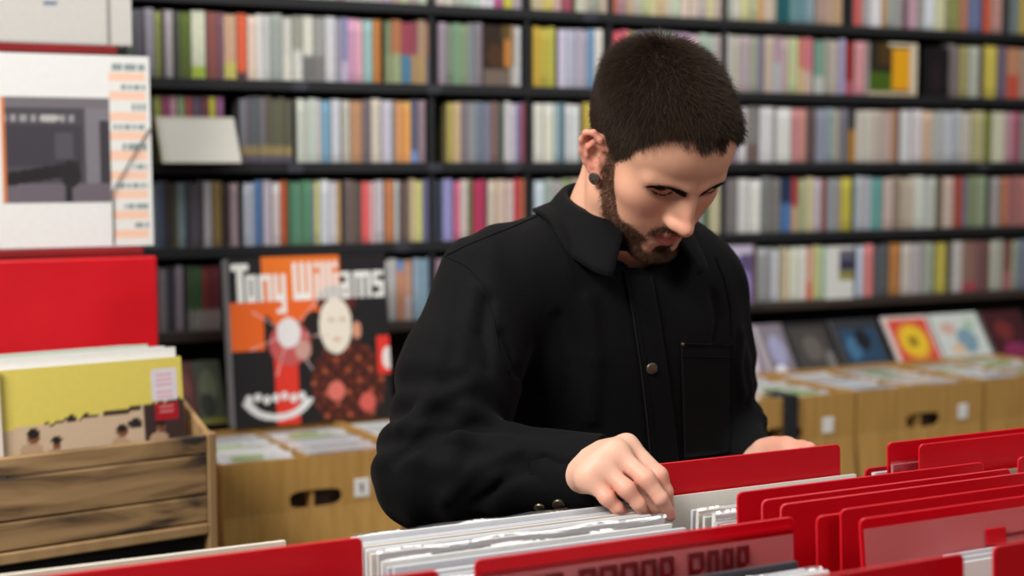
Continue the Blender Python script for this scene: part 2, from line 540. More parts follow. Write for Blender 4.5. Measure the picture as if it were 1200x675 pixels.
R3 = [(120, 180, (100, 95, 95), 5), (180, 186, (118, 138, 150), 1), (186, 192, (76, 96, 122), 1), (193, 205, (64, 54, 58), 2), (205, 209, (96, 92, 50), 1), (209, 219, (132, 150, 156), 1), (219, 239, (82, 76, 92), 3), (239, 249, (190, 182, 190), 1), (250, 261, (146, 126, 70), 1), (262, 270, (56, 46, 50), 1),
      (270, 280, (176, 150, 160), 1), (286, 299, (190, 200, 216), 2), (299, 309, (86, 126, 176), 1), (310, 329, (210, 201, 208), 2), (329, 338, (196, 96, 56), 1), (340, 365, (86, 146, 110), 4), (365, 369, (110, 120, 140), 1), (369, 376, (200, 205, 140), 1), (376, 396, (215, 213, 218), 2), (396, 401, (200, 165, 110), 1),
      (405, 425, (110, 96, 90), 3), (425, 433, (236, 96, 96), 1), (433, 441, (225, 175, 175), 1), (441, 451, (195, 190, 200), 1), (452, 463, (196, 126, 80), 1), (463, 468, (190, 195, 196), 1), (468, 481, (116, 96, 90), 2), (481, 488, (206, 186, 150), 1), (488, 496, (205, 205, 130), 1),
      (496, 513, (106, 106, 136), 2), (514, 519, (30, 50, 60), 1), (520, 532, (152, 152, 202), 1), (533, 540, (216, 112, 146), 1), (540, 549, (206, 192, 185), 1), (549, 554, (110, 120, 70), 1), (556, 570, (192, 72, 100), 2), (573, 582, (206, 190, 180), 1), (582, 604, (206, 184, 178), 2), (604, 612, (192, 68, 76), 1),
      (612, 625, (200, 120, 76), 1), (628, 640, (200, 215, 225), 1), (640, 730, (150, 150, 150), 9), (730, 826, (160, 155, 150), 9), (826, 832, (52, 92, 46), 1), (832, 846, (190, 188, 156), 1), (847, 865, (122, 120, 116), 1), (866, 893, (222, 214, 204), 2), (894, 912, (120, 125, 120), 3), (913, 916, (150, 140, 150), 1),
      (916, 928, (30, 50, 80), 1, (76, 116, 170), .55), (928, 938, (166, 70, 66), 1, (200, 165, 130), .5), (938, 946, (170, 176, 140), 1), (946, 954, (205, 200, 150), 1), (954, 964, (194, 180, 190), 1), (964, 970, (136, 76, 60), 1), (970, 982, (146, 150, 156), 1), (982, 987, (175, 155, 145), 1), (987, 999, (196, 181, 76), 1),
      (999, 1003, (70, 75, 80), 1), (1003, 1017, (190, 190, 200), 2), (1017, 1024, (170, 180, 195), 1), (1024, 1036, (100, 156, 160), 1), (1036, 1048, (196, 180, 170), 1), (1048, 1056, (146, 130, 110), 1), (1056, 1073, (192, 182, 167), 2), (1073, 1084, (215, 215, 208), 1), (1084, 1099, (196, 201, 196), 2),
      (1099, 1106, (100, 90, 66), 1), (1106, 1119, (201, 181, 171), 1), (1119, 1130, (166, 80, 66), 1), (1130, 1135, (110, 110, 140), 1), (1135, 1156, (136, 150, 116), 2), (1156, 1162, (60, 75, 62), 1), (1162, 1172, (165, 160, 160), 1), (1172, 1176, (140, 120, 90), 1), (1176, 1184, (196, 126, 96), 1), (1184, 1216, (176, 116, 116), 4)]
R4 = [(120, 178, (100, 90, 90), 5), (178, 187, (132, 116, 132), 1), (187, 196, (128, 116, 126), 1), (196, 206, (60, 60, 70), 1), (206, 216, (140, 130, 140), 1), (217, 221, (44, 40, 44), 1), (221, 238, (66, 106, 66), 3, (166, 161, 156), .3), (238, 259, (120, 46, 52), 3, (160, 150, 145), .3),
      (262, 350, (140, 130, 125), 9), (350, 447, (150, 145, 140), 10), (448, 457, (192, 188, 190), 1), (457, 466, (190, 189, 182), 1), (466, 475, (120, 150, 195), 1, (206, 140, 105), .8), (475, 484, (200, 150, 130), 1, (205, 185, 185), .4), (485, 510, (140, 170, 190), 3), (510, 640, (150, 145, 150), 12), (640, 760, (150, 145, 150), 12), (760, 846, (150, 145, 150), 8),
      (888, 897, (190, 190, 196), 1), (897, 906, (160, 160, 170), 1), (906, 914, (204, 206, 212), 1), (914, 919, (182, 172, 145), 1), (919, 927, (224, 206, 170), 1), (927, 946, (226, 218, 210), 2), (946, 953, (216, 165, 145), 1, (215, 105, 82), .3), (953, 959, (205, 195, 140), 1), (959, 965, (190, 200, 150), 1), (965, 969, (120, 165, 150), 1),
      (1000, 1004, (50, 70, 100), 1), (1004, 1012, (195, 205, 220), 1), (1012, 1024, (206, 126, 126), 1), (1027, 1043, (90, 90, 100), 2), (1044, 1057, (180, 126, 70), 1), (1058, 1070, (200, 190, 188), 1), (1070, 1080, (185, 178, 180), 1), (1080, 1094, (172, 170, 160), 2), (1094, 1097, (100, 100, 70), 1), (1097, 1110, (192, 176, 86), 1),
      (1110, 1116, (50, 54, 54), 1), (1116, 1128, (196, 188, 188), 1), (1128, 1146, (152, 112, 106), 2, (170, 70, 80), .18), (1146, 1156, (120, 85, 86), 1), (1156, 1160, (110, 76, 62), 1), (1160, 1177, (181, 178, 168), 2), (1177, 1186, (130, 82, 76), 1, (170, 110, 112), .4), (1186, 1192, (166, 180, 150), 1), (1192, 1216, (120, 126, 136), 3)]

NAMES = [('black', (22, 22, 26)), ('charcoal', (56, 54, 58)), ('dark grey', (90, 90, 94)), ('grey', (132, 132, 134)), ('light grey', (172, 172, 172)), ('white', (215, 215, 213)),
         ('cream', (222, 212, 188)), ('beige', (196, 180, 160)), ('tan', (184, 152, 112)), ('brown', (118, 82, 62)), ('dark brown', (66, 42, 36)), ('dusty pink', (186, 142, 146)), ('pink', (214, 150, 178)),
         ('rose', (208, 116, 132)), ('red', (176, 64, 62)), ('crimson', (164, 62, 92)), ('maroon', (128, 56, 66)), ('orange', (216, 112, 60)), ('amber', (222, 164, 88)), ('yellow', (202, 186, 80)), ('ochre', (156, 134, 72)),
         ('pale yellow', (206, 204, 145)), ('olive', (112, 116, 66)), ('moss green', (84, 104, 30)), ('green', (80, 130, 92)), ('sage green', (146, 158, 126)), ('mint', (158, 194, 182)), ('teal', (92, 146, 152)), ('dark teal', (26, 78, 86)),
         ('pale blue', (186, 202, 222)), ('blue', (92, 136, 184)), ('navy', (34, 52, 84)), ('slate blue', (106, 110, 140)), ('blue grey', (142, 154, 166)), ('lilac', (164, 158, 200)), ('mauve', (146, 124, 146)), ('purple', (100, 80, 110)), ('salmon', (208, 142, 118)), ('terracotta', (186, 118, 92)), ('lilac grey', (190, 184, 194))]
_nv = np.array([n[1] for n in NAMES], float)


def colour_name(c):
    d = (_nv - np.array(c, float)) * np.array([1.0, 1.2, 0.9])
    return NAMES[int(np.argmin((d * d).sum(1)))][0]


MANSPAN = {0: [], 1: [(742, 852)], 2: [(698, 864)], 3: [(640, 825)], 4: [(262, 446), (515, 884)]}
SHELFWORD = ['top shelf', 'second shelf down', 'third shelf down', 'fourth shelf down', 'lowest shelf']
for _r in (R0, R1, R2, R3, R4):
    _r.append((1217, 1352, (150, 145, 142), 15))
CASES = []
for r, row in enumerate((R0, R1, R2, R3, R4)):
    zmid = ROWZ[r] + 0.06
    pymid = [-20, 65, 152, 245, 340][r]
    for seg in row:
        x0, x1, c, n = seg[:4]
        low = seg[4:] if len(seg) > 4 else None
        for k in range(n):
            xa = x0 + (x1 - x0) * k / n
            xb = x0 + (x1 - x0) * (k + 1) / n
            sa, sb = wall_hit(xa, pymid)[0], wall_hit(xb, pymid)[0]
            jit = rng.normal(0, 4.5 if n < 5 else 13, 3) if n > 1 else rng.normal(0, 2, 3)
            col = np.clip(np.array(c, float) + jit + rng.normal(0, 6 if n > 1 else 1), 8, 240)
            hid = any(a <= (xa + xb) / 2 <= b for a, b in MANSPAN[r])
            vis = 0 if (hid or x1 <= 178 or xa > 1200) else (min(xb, 1200) - max(xa, 178 if r else 168)) * (78 if r else max(2.0, 3 + (xa - 420) * .045))
            if xa < 405 and r == 0:
                vis = 0
            for us in UPS:
                if sa < us + .0075 and sb > us - .0075:
                    if us - sa > sb - us:
                        sb = us - .0075
                    else:
                        sa = us + .0075
            if sb - sa < .0025:
                continue
            CASES.append(dict(r=r, x=(xa + xb) / 2, sa=sa, sb=sb, c=col, low=low, vis=vis))

order = sorted(range(len(CASES)), key=lambda i: -CASES[i]['vis'])
single = set(i for i in order[:292] if CASES[i]['vis'] > 0)


def case_mesh(cs):
    w = (cs['sb'] - cs['sa']) * 0.955
    h = 0.1255 + rng.uniform(-0.0035, 0.0025)
    if cs['low']:
        lowc, lt = cs['low']
        fn = bands((0, lowc), (lt, cs['c']))
        if abs(lt - .2) < 1e-6 and cs['r'] == 2 and cs['x'] < 345:
            fn = bands((0, lowc), (.13, (166, 146, 96)), (.22, cs['c']))
    else:
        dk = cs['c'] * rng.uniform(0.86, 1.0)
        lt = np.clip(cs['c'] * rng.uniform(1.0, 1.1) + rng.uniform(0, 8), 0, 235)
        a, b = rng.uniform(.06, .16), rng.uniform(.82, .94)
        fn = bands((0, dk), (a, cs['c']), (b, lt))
    edge = np.clip(cs['c'] * 0.5 + 40, 0, 225)
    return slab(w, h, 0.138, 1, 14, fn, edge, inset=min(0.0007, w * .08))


def case_place(cs):
    s = (cs['sa'] + cs['sb']) / 2
    return wp(s, 0.004 + rng.uniform(0, 0.006) - 0.001, ROWZ[cs['r']] + 0.0010), float(rng.normal(0, 0.0016))


labels = {}
rest = MB()
hi_rows = {}
for i, cs in enumerate(CASES):
    hi_rows.setdefault(cs['r'], []).append(i)
for r in hi_rows:
    hi_rows[r].sort(key=lambda i: CASES[i]['x'])
prov = {}
for r, ids in hi_rows.items():
    sing = [i for i in ids if i in single]
    for k, i in enumerate(sing):
        cn = colour_name(CASES[i]['c'])
        w_px = (CASES[i]['sb'] - CASES[i]['sa']) * 1000
        size = 'wide ' if w_px > 19 else ('slim ' if w_px < 8 else '')
        ln = colour_name(CASES[sing[k - 1]]['c']) if k else 'shelf end'
        rn = colour_name(CASES[sing[k + 1]]['c']) if k + 1 < len(sing) else 'shelf end'
        band = ' with %s foot' % colour_name(CASES[i]['low'][0]) if CASES[i]['low'] else ''
        prov[i] = ['%s%s disc case%s' % (size, cn, band), ln, rn, r]
ORD = ['first', 'second', 'third', 'fourth', 'fifth', 'sixth', 'seventh', 'eighth', 'ninth', 'tenth', 'eleventh', 'twelfth', 'thirteenth', 'fourteenth', 'fifteenth', 'sixteenth', 'seventeenth', 'eighteenth', 'nineteenth', 'twentieth']
used = {}
for i, (a, ln, rn, r) in prov.items():
    used.setdefault((a, r), []).append(i)
for (a, r), ids in used.items():
    ids.sort(key=lambda i: CASES[i]['x'])
    by = {}
    for i in ids:
        by.setdefault((prov[i][1], prov[i][2]), []).append(i)
    for (ln, rn), js in by.items():
        for q, i in enumerate(js):
            if len(ids) == 1:
                t = 'only %s on the %s' % (a, SHELFWORD[r])
            else:
                t = '%s between %s and %s, %s' % (a, ln, rn, SHELFWORD[r])
                if len(js) > 1:
                    t = '%s of its kind: %s' % (ORD[q], t)
            if len(t.split()) > 16:
                t = t.replace(' of its kind:', '').replace(' disc case', ' case')
            labels[i] = t

for i, cs in enumerate(CASES):
    mb = case_mesh(cs)
    loc, tilt = case_place(cs)
    if i in single:
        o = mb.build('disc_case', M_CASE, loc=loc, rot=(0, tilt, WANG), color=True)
        tag(o, labels[i], 'disc case', 'disc cases on the ' + SHELFWORD[cs['r']])
    else:
        Rm = RW @ roty(tilt)
        v = np.concatenate(mb.v) @ Rm.T + loc
        rest.add(v, mb.f, np.concatenate(mb.c))
o = rest.build('disc_cases', M_CASE, color=True)
tag(o, 'remaining slimmer disc cases filling the rows of black wall shelving', 'disc cases', kind='stuff')


# face-out items on the shelves
def ell_mask(u, v, cu, cv, ru, rv):
    return ((u - cu) / ru) ** 2 + ((v - cv) / rv) ** 2 < 1


def rect_mask(u, v, a, b, c, d):
    return (u > a) & (u < b) & (v > c) & (v < d)


def face_out(px0, px1, py_bot, row_z, h, t, fn, edge, label, cat, off=0.004, lean=0.0, yaw=0.0, name='disc_case', nx=24, nz=24, group=None):
    sa, sb = wall_hit(px0, py_bot, off)[0], wall_hit(px1, py_bot, off)[0]
    mb = slab(sb - sa, h, t, nx, nz, fn, edge)
    o = mb.build(name, M_SLEEVE, loc=wp((sa + sb) / 2, -off, row_z + 0.0005), rot=(-lean, 0, WANG + yaw), color=True)
    return tag(o, label, cat, group)


def f_ginger(u, v):
    c = np.tile(np.array([46., 30, 22]), (len(u), 1))
    c[v < .28] = (112, 98, 88)
    c[ell_mask(u, v, .45, .5, .35, .2)] = (72, 46, 26)
    c[(u > .78) & (v > .3)] = (190, 124, 56)
    c[(u > .7) & (v > .75)] = (92, 70, 26)
    return c


face_out(567, 598, 100, ROWZ[1], .124, .012, f_ginger, (60, 45, 35), 'dark brown face-out disc with an orange edge, second shelf down', 'disc case')


def f_yellowbook(u, v):
    c = np.tile(np.array([38., 36, 22]), (len(u), 1))
    c[(u < .5) & (v < .45)] = (66, 92, 20)
    c[(u > .18) & (u < .5) & (v > .55)] = (70, 50, 20)
    c[(u > .48) & (u < .84) & (v < .88) & (v > .1)] = (222, 158, 22)
    c[u > .84] = (206, 194, 172)
    c[(v > .92) & (u > .4)] = (206, 194, 172)
    c[v < .06] = (196, 180, 150)
    return c


def f_mustardbox(u, v):
    return f_yellowbook(u, v)


face_out(1018, 1074, 112, ROWZ[1], .124, .05, f_mustardbox, (160, 156, 156), 'face-out box with a mustard yellow panel and cream border, second shelf down', 'box set')


def f_whitebook(u, v):
    c = np.tile(np.array([216., 216, 212]), (len(u), 1))
    m_ = (u > .42) & (v > .36) & (v < .95)
    c[m_] = (96, 94, 112)
    c[(u > .42) & (v > .58) & (v < .72)] = (52, 50, 72)
    c[(u > .42) & (v > .36) & (v < .54)] = (140, 136, 62)
    return c


face_out(969, 1000, 350, ROWZ[4], .124, .02, f_whitebook, (205, 205, 200), 'white face-out booklet with a dark picture, lowest shelf', 'booklet')


def f_purple(u, v):
    c = np.tile(np.array([196., 184, 208]), (len(u), 1))
    c[(u > .45) & (v < .82)] = (120, 104, 164)
    c[(u > .6) & (v > .55) & (v < .85)] = (92, 78, 120)
    c[ell_mask(u, v, .6, .3, .25, .3)] = (158, 148, 200)
    c[u > .9] = (96, 80, 74)
    return c


face_out(838, 886, 355, ROWZ[4], .135, .02, f_purple, (110, 95, 90), 'lilac and purple face-out cover beside the sleeve of the man', 'disc cover', off=0.03)


def f_darkslot(u, v):
    c = np.tile(np.array([18., 14, 16]), (len(u), 1))
    c[ell_mask(u, v, .5, .4, .25, .3)] = (34, 20, 26)
    return c


face_out(1083, 1111, 113, ROWZ[1], .118, .01, f_darkslot, (16, 14, 16), 'black face-out disc beside the box with a mustard panel', 'disc case')


# the leaning stack of covers on the third shelf down (cream one in front)
def f_cream(u, v):
    c = np.tile(np.array([214., 212, 202]), (len(u), 1))
    c[(v > .96) | (u < .02)] = (190, 186, 172)
    return c


sa, sb = wall_hit(187, 190, .03)[0], wall_hit(279, 190, .03)[0]
o = slab(sb - sa, .098, .004, 10, 10, f_cream, (205, 200, 188)).build('disc_cover', M_SLEEVE, loc=wp((sa + sb) / 2, -.052, ROWZ[2] + .001), rot=(-.5, 0, WANG), color=True)
tag(o, 'plain cream cover leaning back in front of a row of cases, third shelf down', 'disc cover')
cols = [(120, 70, 60), (150, 160, 70), (160, 70, 110), (196, 150, 170), (140, 170, 120), (170, 80, 80), (96, 90, 110), (120, 60, 80), (200, 190, 60), (150, 90, 140)]
nm = ['brown', 'lime', 'magenta', 'pink', 'green', 'red', 'slate', 'maroon', 'yellow', 'violet']
for k in range(10):
    s = sa - .012 + (sb - sa) * (k + .5) / 10
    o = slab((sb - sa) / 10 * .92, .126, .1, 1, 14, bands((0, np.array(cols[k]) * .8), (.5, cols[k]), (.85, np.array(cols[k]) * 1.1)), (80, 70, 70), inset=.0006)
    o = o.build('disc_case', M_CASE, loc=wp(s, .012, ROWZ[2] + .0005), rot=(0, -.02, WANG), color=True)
    tag(o, '%s disc case rising behind the plain cream cover, third shelf down' % nm[k], 'disc case', 'disc cases behind the cream cover')


# covers leaning on the display ledge under the lowest shelf
def f_blank(base, spots):
    def fn(u, v):
        c = np.tile(np.array(base, float), (len(u), 1))
        for sp in spots:
            kind, a, b, cc, d, col = sp
            mk = ell_mask(u, v, a, b, cc, d) if kind == 'e' else rect_mask(u, v, a, b, cc, d)
            c[mk] = col
        return c
    return fn


LEDGE = 1.0855
SPL = [(868, 900, (150, 130, 150), [('r', 0, .5, 0, 1, (120, 96, 110)), ('e', .7, .4, .2, .3, (190, 186, 200))], 'mauve cover', ),
       (902, 938, (120, 112, 124), [('r', 0, .2, 0, 1, (170, 160, 165)), ('e', .6, .5, .25, .3, (150, 150, 182)), ('e', .5, .12, .2, .1, (225, 225, 235))], 'grey violet cover'),
       (938, 992, (26, 25, 26), [('r', .12, .88, .12, .9, (62, 57, 55)), ('e', .5, .5, .2, .25, (92, 86, 82)), ('e', .8, .25, .1, .2, (110, 106, 104))], 'black framed cover'),
       (996, 1050, (44, 46, 52), [('r', .1, .9, .2, .8, (36, 66, 92)), ('e', .3, .45, .14, .22, (62, 106, 140)), ('e', .55, .6, .16, .2, (16, 18, 24)), ('r', .1, .9, 0, .15, (120, 110, 110))], 'dark cover with blue patches'),
       (1056, 1110, (212, 196, 190), [('r', .1, .94, .08, .94, (206, 62, 52)), ('e', .52, .5, .34, .36, (214, 150, 52)), ('e', .52, .5, .25, .26, (226, 190, 40)), ('e', .5, .5, .12, .12, (150, 120, 30))], 'red cover with a yellow disc'),
       (1112, 1168, (196, 204, 200), [('e', .3, .7, .15, .12, (200, 160, 150)), ('e', .6, .45, .2, .25, (120, 150, 166)), ('e', .35, .3, .14, .1, (214, 180, 150)), ('e', .75, .75, .12, .1, (160, 190, 160))], 'pale cover with a sketchy blue picture'),
       (1172, 1222, (62, 22, 28), [('e', .4, .6, .2, .2, (110, 40, 40)), ('e', .5, .2, .3, .15, (130, 40, 80)), ('r', .9, 1, 0, 1, (30, 20, 22))], 'dark maroon cover')]
for a, b, base, spots, word in SPL:
    face_out(a, b, 418, LEDGE + .006, .138, .006, f_blank(base, spots), (120, 116, 114), word + ' propped on the ledge behind the cardboard boxes', 'disc cover', off=.115, lean=.6, name='disc_cover', group='covers propped on the ledge')
for a, b, base, word in ((150, 196, (70, 40, 40), 'dark brown cover'), (206, 236, (110, 60, 56), 'dull red cover'), (234, 268, (86, 92, 74), 'mottled green cover')):
    face_out(a, b, 490, LEDGE, .13, .006, f_blank(base, [('e', .5, .6, .3, .25, np.array(base) * 1.35), ('e', .4, .3, .25, .2, np.array(base) * .6), ('r', 0, 1, .0, .12, (150, 150, 50))]), (80, 70, 64), word + ' propped in the dark gap beside the standing album', 'disc cover', off=.10, lean=.5, name='disc_cover', group='covers propped on the ledge')
# ------------------------------------------------------------------ cardboard boxes of discs on the long table
BANG = math.radians(28)
E1 = np.array([math.cos(BANG), math.sin(BANG), 0])
E2 = np.array([-math.sin(BANG), math.cos(BANG), 0])
RB = rotz(BANG)
M_WRAP = print_mat('wrapped_disc_print', rough=0.22, amount=0.10, stretch=(30, 30, 30), coat=0.5)

TABLE_Z = 0.920
q0, q1 = W(252, 560, z=TABLE_Z), W(1230, 470, z=TABLE_Z)
tb0 = W(258, 545, z=1.085) + (-0.02) * E1
table = empty('display_table', (tb0[0], tb0[1], 0), BANG, 'long plywood table carrying the cardboard disc boxes', 'table')
MB().box((0, -0.02, TABLE_Z - 0.03), (2.35, 0.33, TABLE_Z), bevel=0.003).build('table_top', M_TABLE, table)
MB().box((0.03, 0.02, 0.10), (2.32, 0.04, TABLE_Z - 0.03)).build('front_panel', M_DARKWOOD, table)
for x in (0.02, 1.15, 2.28):
    for y in (-0.01, 0.27):
        MB().box((x, y, 0), (x + 0.05, y + 0.05, TABLE_Z - 0.03), bevel=0.003).build('leg', M_DARKWOOD, table)


def cardboard_box(corner, w, d, ztop, holec, sticker, label, digit):
    """corner: front corner at the end nearer the camera's path; x along the row, y towards the wall."""
    o = empty('cardboard_box', (corner[0], corner[1], TABLE_Z), BANG, label, 'box', 'cardboard disc boxes on the table')
    h = ztop - TABLE_Z
    t = 0.005
    mb = MB()
    hx, hz, hw, hh = holec, h - 0.072, 0.047, 0.015
    # front wall around a hand hole with rounded ends
    n = 24
    th = np.linspace(0, 2 * np.pi, n, endpoint=False)
    inner = np.stack([hx + np.sign(np.cos(th)) * np.abs(np.cos(th)) ** .5 * hw, hz + np.sign(np.sin(th)) * np.abs(np.sin(th)) ** .6 * hh], 1)
    out = []
    for a in th:
        c, s = math.cos(a), math.sin(a)
        k = 1e9
        if c > 1e-9: k = min(k, (w - hx) / c)
        if c < -1e-9: k = min(k, -hx / c)
        if s > 1e-9: k = min(k, (h - hz) / s)
        if s < -1e-9: k = min(k, -hz / s)
        out.append((hx + k * c, hz + k * s))
    out = np.array(out)
    for cx, cz in ((0, 0), (w, 0), (0, h), (w, h)):
        i = int(np.argmin((out[:, 0] - cx) ** 2 + (out[:, 1] - cz) ** 2))
        out[i] = (cx, cz)
    v, f = [], []
    for y in (0, t):
        v += [(p[0], y, p[1]) for p in inner] + [(p[0], y, p[1]) for p in out]
    for i in range(n):
        k = (i + 1) % n
        f.append([i, n + i, n + k, k])
        f.append([2 * n + i, 2 * n + k, 3 * n + k, 3 * n + i])
        f.append([i, k, 2 * n + k, 2 * n + i])
        f.append([n + i, 3 * n + i, 3 * n + k, n + k])
    mb.add(v, f)
    mb.box((0, t, 0), (t, d, h), bevel=.001).box((w - t, t, 0), (w, d, h), bevel=.001).box((t, d - t, 0), (w - t, d, h), bevel=.001).box((t, t, 0), (w - t, d - t, t))
    mb.build('shell', M_CARD, o)
    mb = MB()
    mb.box((w / 2 - .003, t, t), (w / 2 + .003, d - t, h - .004), bevel=.001)
    mb.build('partition', M_CARD, o)
    # fold line, torn perforations
    mb = MB()
    k = 0.006
    while k < w - .01:
        mb.box((k, -.0007, h - .0935), (k + .008, .0002, h - .0915))
        k += .0125
    mb.build('perforated_fold', noise_mat('scuffed_card_edge', (196, 160, 100), (206, 172, 112), 30, .8), o)
    fl = np.array([(.002, -.0005, h - .094), (w - .002, -.0005, h - .094), (w - .002, -.011, .001), (.002, -.011, .001), (.002, .0005, h - .096), (w - .002, .0005, h - .096), (w - .002, -.0085, .001), (.002, -.0085, .001)])
    MB().add(fl, [[3, 2, 1, 0], [4, 5, 6, 7], [0, 1, 5, 4], [2, 3, 7, 6], [1, 2, 6, 5], [3, 0, 4, 7]]).build('lower_flap', M_CARD, o)
    if sticker:
        s = MB().box((sticker - .014, -.0012, h - .078), (sticker + .014, -.0002, h - .046), bevel=.0004).build('sticker', M_STICKER, o)
        if digit:
            MB().box((sticker - .0018, -.0018, h - .070), (sticker + .0018, -.0011, h - .055)).box((sticker - .0045, -.0018, h - .0585), (sticker - .0015, -.0011, h - .0565)).build('printed_digit', M_INK, s)
    return o


def fill_box(o, corner, w, d, ztop, where):
    tints = [(214, 216, 222), (222, 222, 220), (196, 200, 206), (206, 204, 200), (186, 186, 188), (224, 226, 230)]
    names = ['bluish white', 'white', 'pale blue grey', 'warm white', 'grey', 'bright white']
    for half in (0, 1):
        y = .014
        x0 = w * (.25 + .5 * half)
        cw = min(.142, w / 2 - .018)
        k = 0
        while y < d - .038:
            tt = rng.uniform(.012, .017)
            q = int(rng.integers(0, 6))
            c = np.array(tints[q], float) if k else np.array([(58, 44, 42), (84, 66, 62)][half], float)  # front disc coloured dark to paint the shade inside the hand hole
            g = k > 0 and rng.random() < .16
            mid = np.array((150, 172, 108), float) if g else (np.array((205, 206, 208.)) if not k else c * .94)
            fn = lambda u, v, c=c, mid=mid: np.where((np.abs(u - .5) < .3)[:, None] & (v > .8)[:, None], mid, c)
            mb = slab(cw, .128 + rng.uniform(-.003, .004), tt, 8, 8, fn, c)
            if g:
                mb.box((-cw * .28, .002, .1305), (cw * .1, tt - .002, .1325), col=lin((158, 182, 112)))
            p = np.array([corner[0], corner[1], 0]) + (x0 + rng.uniform(-.002, .002)) * E1 + (y + .012) * E2
            p[2] = TABLE_Z + .0066 + max(0, ztop - TABLE_Z - .142)
            c_o = mb.build('wrapped_disc', M_WRAP, loc=p, rot=(-rng.uniform(.034, .040), 0, BANG + rng.uniform(-.003, .003)), color=True)
            lab = 'plastic-wrapped disc filed in the %s half of the %s' % ('shadier' if False else ('near' if half == 0 else 'far'), where)
            tag(c_o, lab, 'disc', 'wrapped discs in the %s, %s half' % (where, 'near' if half == 0 else 'far'))
            y += tt + rng.uniform(.0018, .004)
            k += 1


def along(px, py, z):
    p = W(px, py, z=z)
    return float(p @ E1), float(p @ E2)


aL, bL = along(258, 545, 1.085)
aR, _ = along(466, 523, 1.085)
a2, b2 = along(1005, 459, 1.112)
a3, b3 = along(1146, 444, 1.112)
wd = a3 - a2 - .004
BOX = [(aL, bL, aR - aL, 1.085, .165, .248, 'cardboard disc box beside the wooden crate, numbered white sticker', True),
       (aR + .006, bL, min(.33, a2 - 2 * (a3 - a2 + .002) - aR - .014), 1.085, .16, None, 'cardboard disc box hidden mostly behind the elbow of the man', False),
       (a2 - 2 * (wd + .006), b2, wd, 1.112, .16, None, 'cardboard disc box behind the back of the man', False),
       (a2 - (wd + .006), b2, wd, 1.112, .165, .277, 'cardboard disc box with a black strap hanging over its front', False),
       (a2, b2, wd, 1.112, .178, .288, 'cardboard disc box with clear front between strapped box and last box', False),
       (a3 + .004, b2, wd, 1.112, .178, .288, 'last cardboard disc box of the row, cut by the picture edge', False)]
WHERE = ['box beside the wooden crate', 'box behind the elbow', 'box behind the back of the man', 'strapped box', 'box in front of the red cover', 'last box of the row']
for (a, b, w_, zt, hc, st, lab, dg), wh in zip(BOX, WHERE):
    c = a * E1 + b * E2
    bo = cardboard_box(c, w_, .315, zt, hc, st, lab, dg)
    fill_box(bo, c, w_, .315, zt, wh)
# black strap over the box near the man
a, b = BOX[3][0], BOX[3][1]
c = a * E1 + b * E2
o = empty('strap', (*(c + .178 * E1)[:2], 1.112), BANG, 'black strap hanging over the front of a cardboard box beside the man', 'strap')
mb = MB()
mb.box((-.017, -.010, -.11), (.017, -.002, .006), bevel=.001).box((-.017, -.006, .0015), (.017, .06, .006), bevel=.001)
mb.build('webbing', noise_mat('black_webbing', (20, 19, 21), (34, 32, 34), 60, .7), o)
mb = MB()
mb.tube([(-.03, -.022, -.10), (-.012, -.028, -.116), (.016, -.028, -.116), (.034, -.022, -.098)], [.010, .016, .016, .009], 12)
mb.build('buckle', noise_mat('black_moulded_plastic', (16, 15, 17), (26, 25, 27), 30, .4), o, smooth=True)
MB().box((-.012, -.0075, -.085), (-.002, -.0058, -.055)).build('tag', M_STICKER, o)


# ------------------------------------------------------------------ the album standing against the shelves
def stroke_text(u, v, c, col):
    """Tall condensed capitals and lower case drawn with rectangles: T o n y  W i l l i a m s."""
    def bar(a, b, lo, hi):
        c[(u > a) & (u < b) & (v > lo) & (v < hi)] = col
    lo, xh, cap = .735, .90, .965
    bar(.015, .125, .92, cap); bar(.05, .09, lo, cap)                                   # T
    bar(.105, .13, lo, xh); bar(.145, .17, lo, xh); bar(.105, .17, lo, .77); bar(.105, .17, .87, xh)      # o
    bar(.185, .212, lo, xh); bar(.235, .262, lo, xh); bar(.185, .262, .865, xh)          # n
    bar(.275, .302, .76, xh); bar(.322, .35, .66, xh); bar(.275, .35, .74, .775); bar(.29, .35, .66, .69)  # y
    bar(.395, .422, lo, cap); bar(.445, .468, lo, cap); bar(.492, .52, lo, cap); bar(.395, .52, lo, .775)  # W
    bar(.535, .562, lo, xh); bar(.535, .562, .92, cap)                                   # i
    bar(.575, .602, lo, cap); bar(.615, .642, lo, cap)                                   # l l
    bar(.655, .682, lo, xh); bar(.655, .682, .92, cap)                                   # i
    bar(.70, .765, .87, xh); bar(.74, .765, lo, xh); bar(.70, .725, lo, .83); bar(.70, .765, lo, .76); bar(.70, .765, .80, .83)  # a
    bar(.78, .805, lo, xh); bar(.825, .85, lo, xh); bar(.87, .895, lo, xh); bar(.78, .895, .865, xh)       # m
    bar(.91, .985, .87, xh); bar(.91, .935, .81, xh); bar(.91, .985, .80, .835); bar(.96, .985, lo, .83); bar(.91, .985, lo, .765)  # s


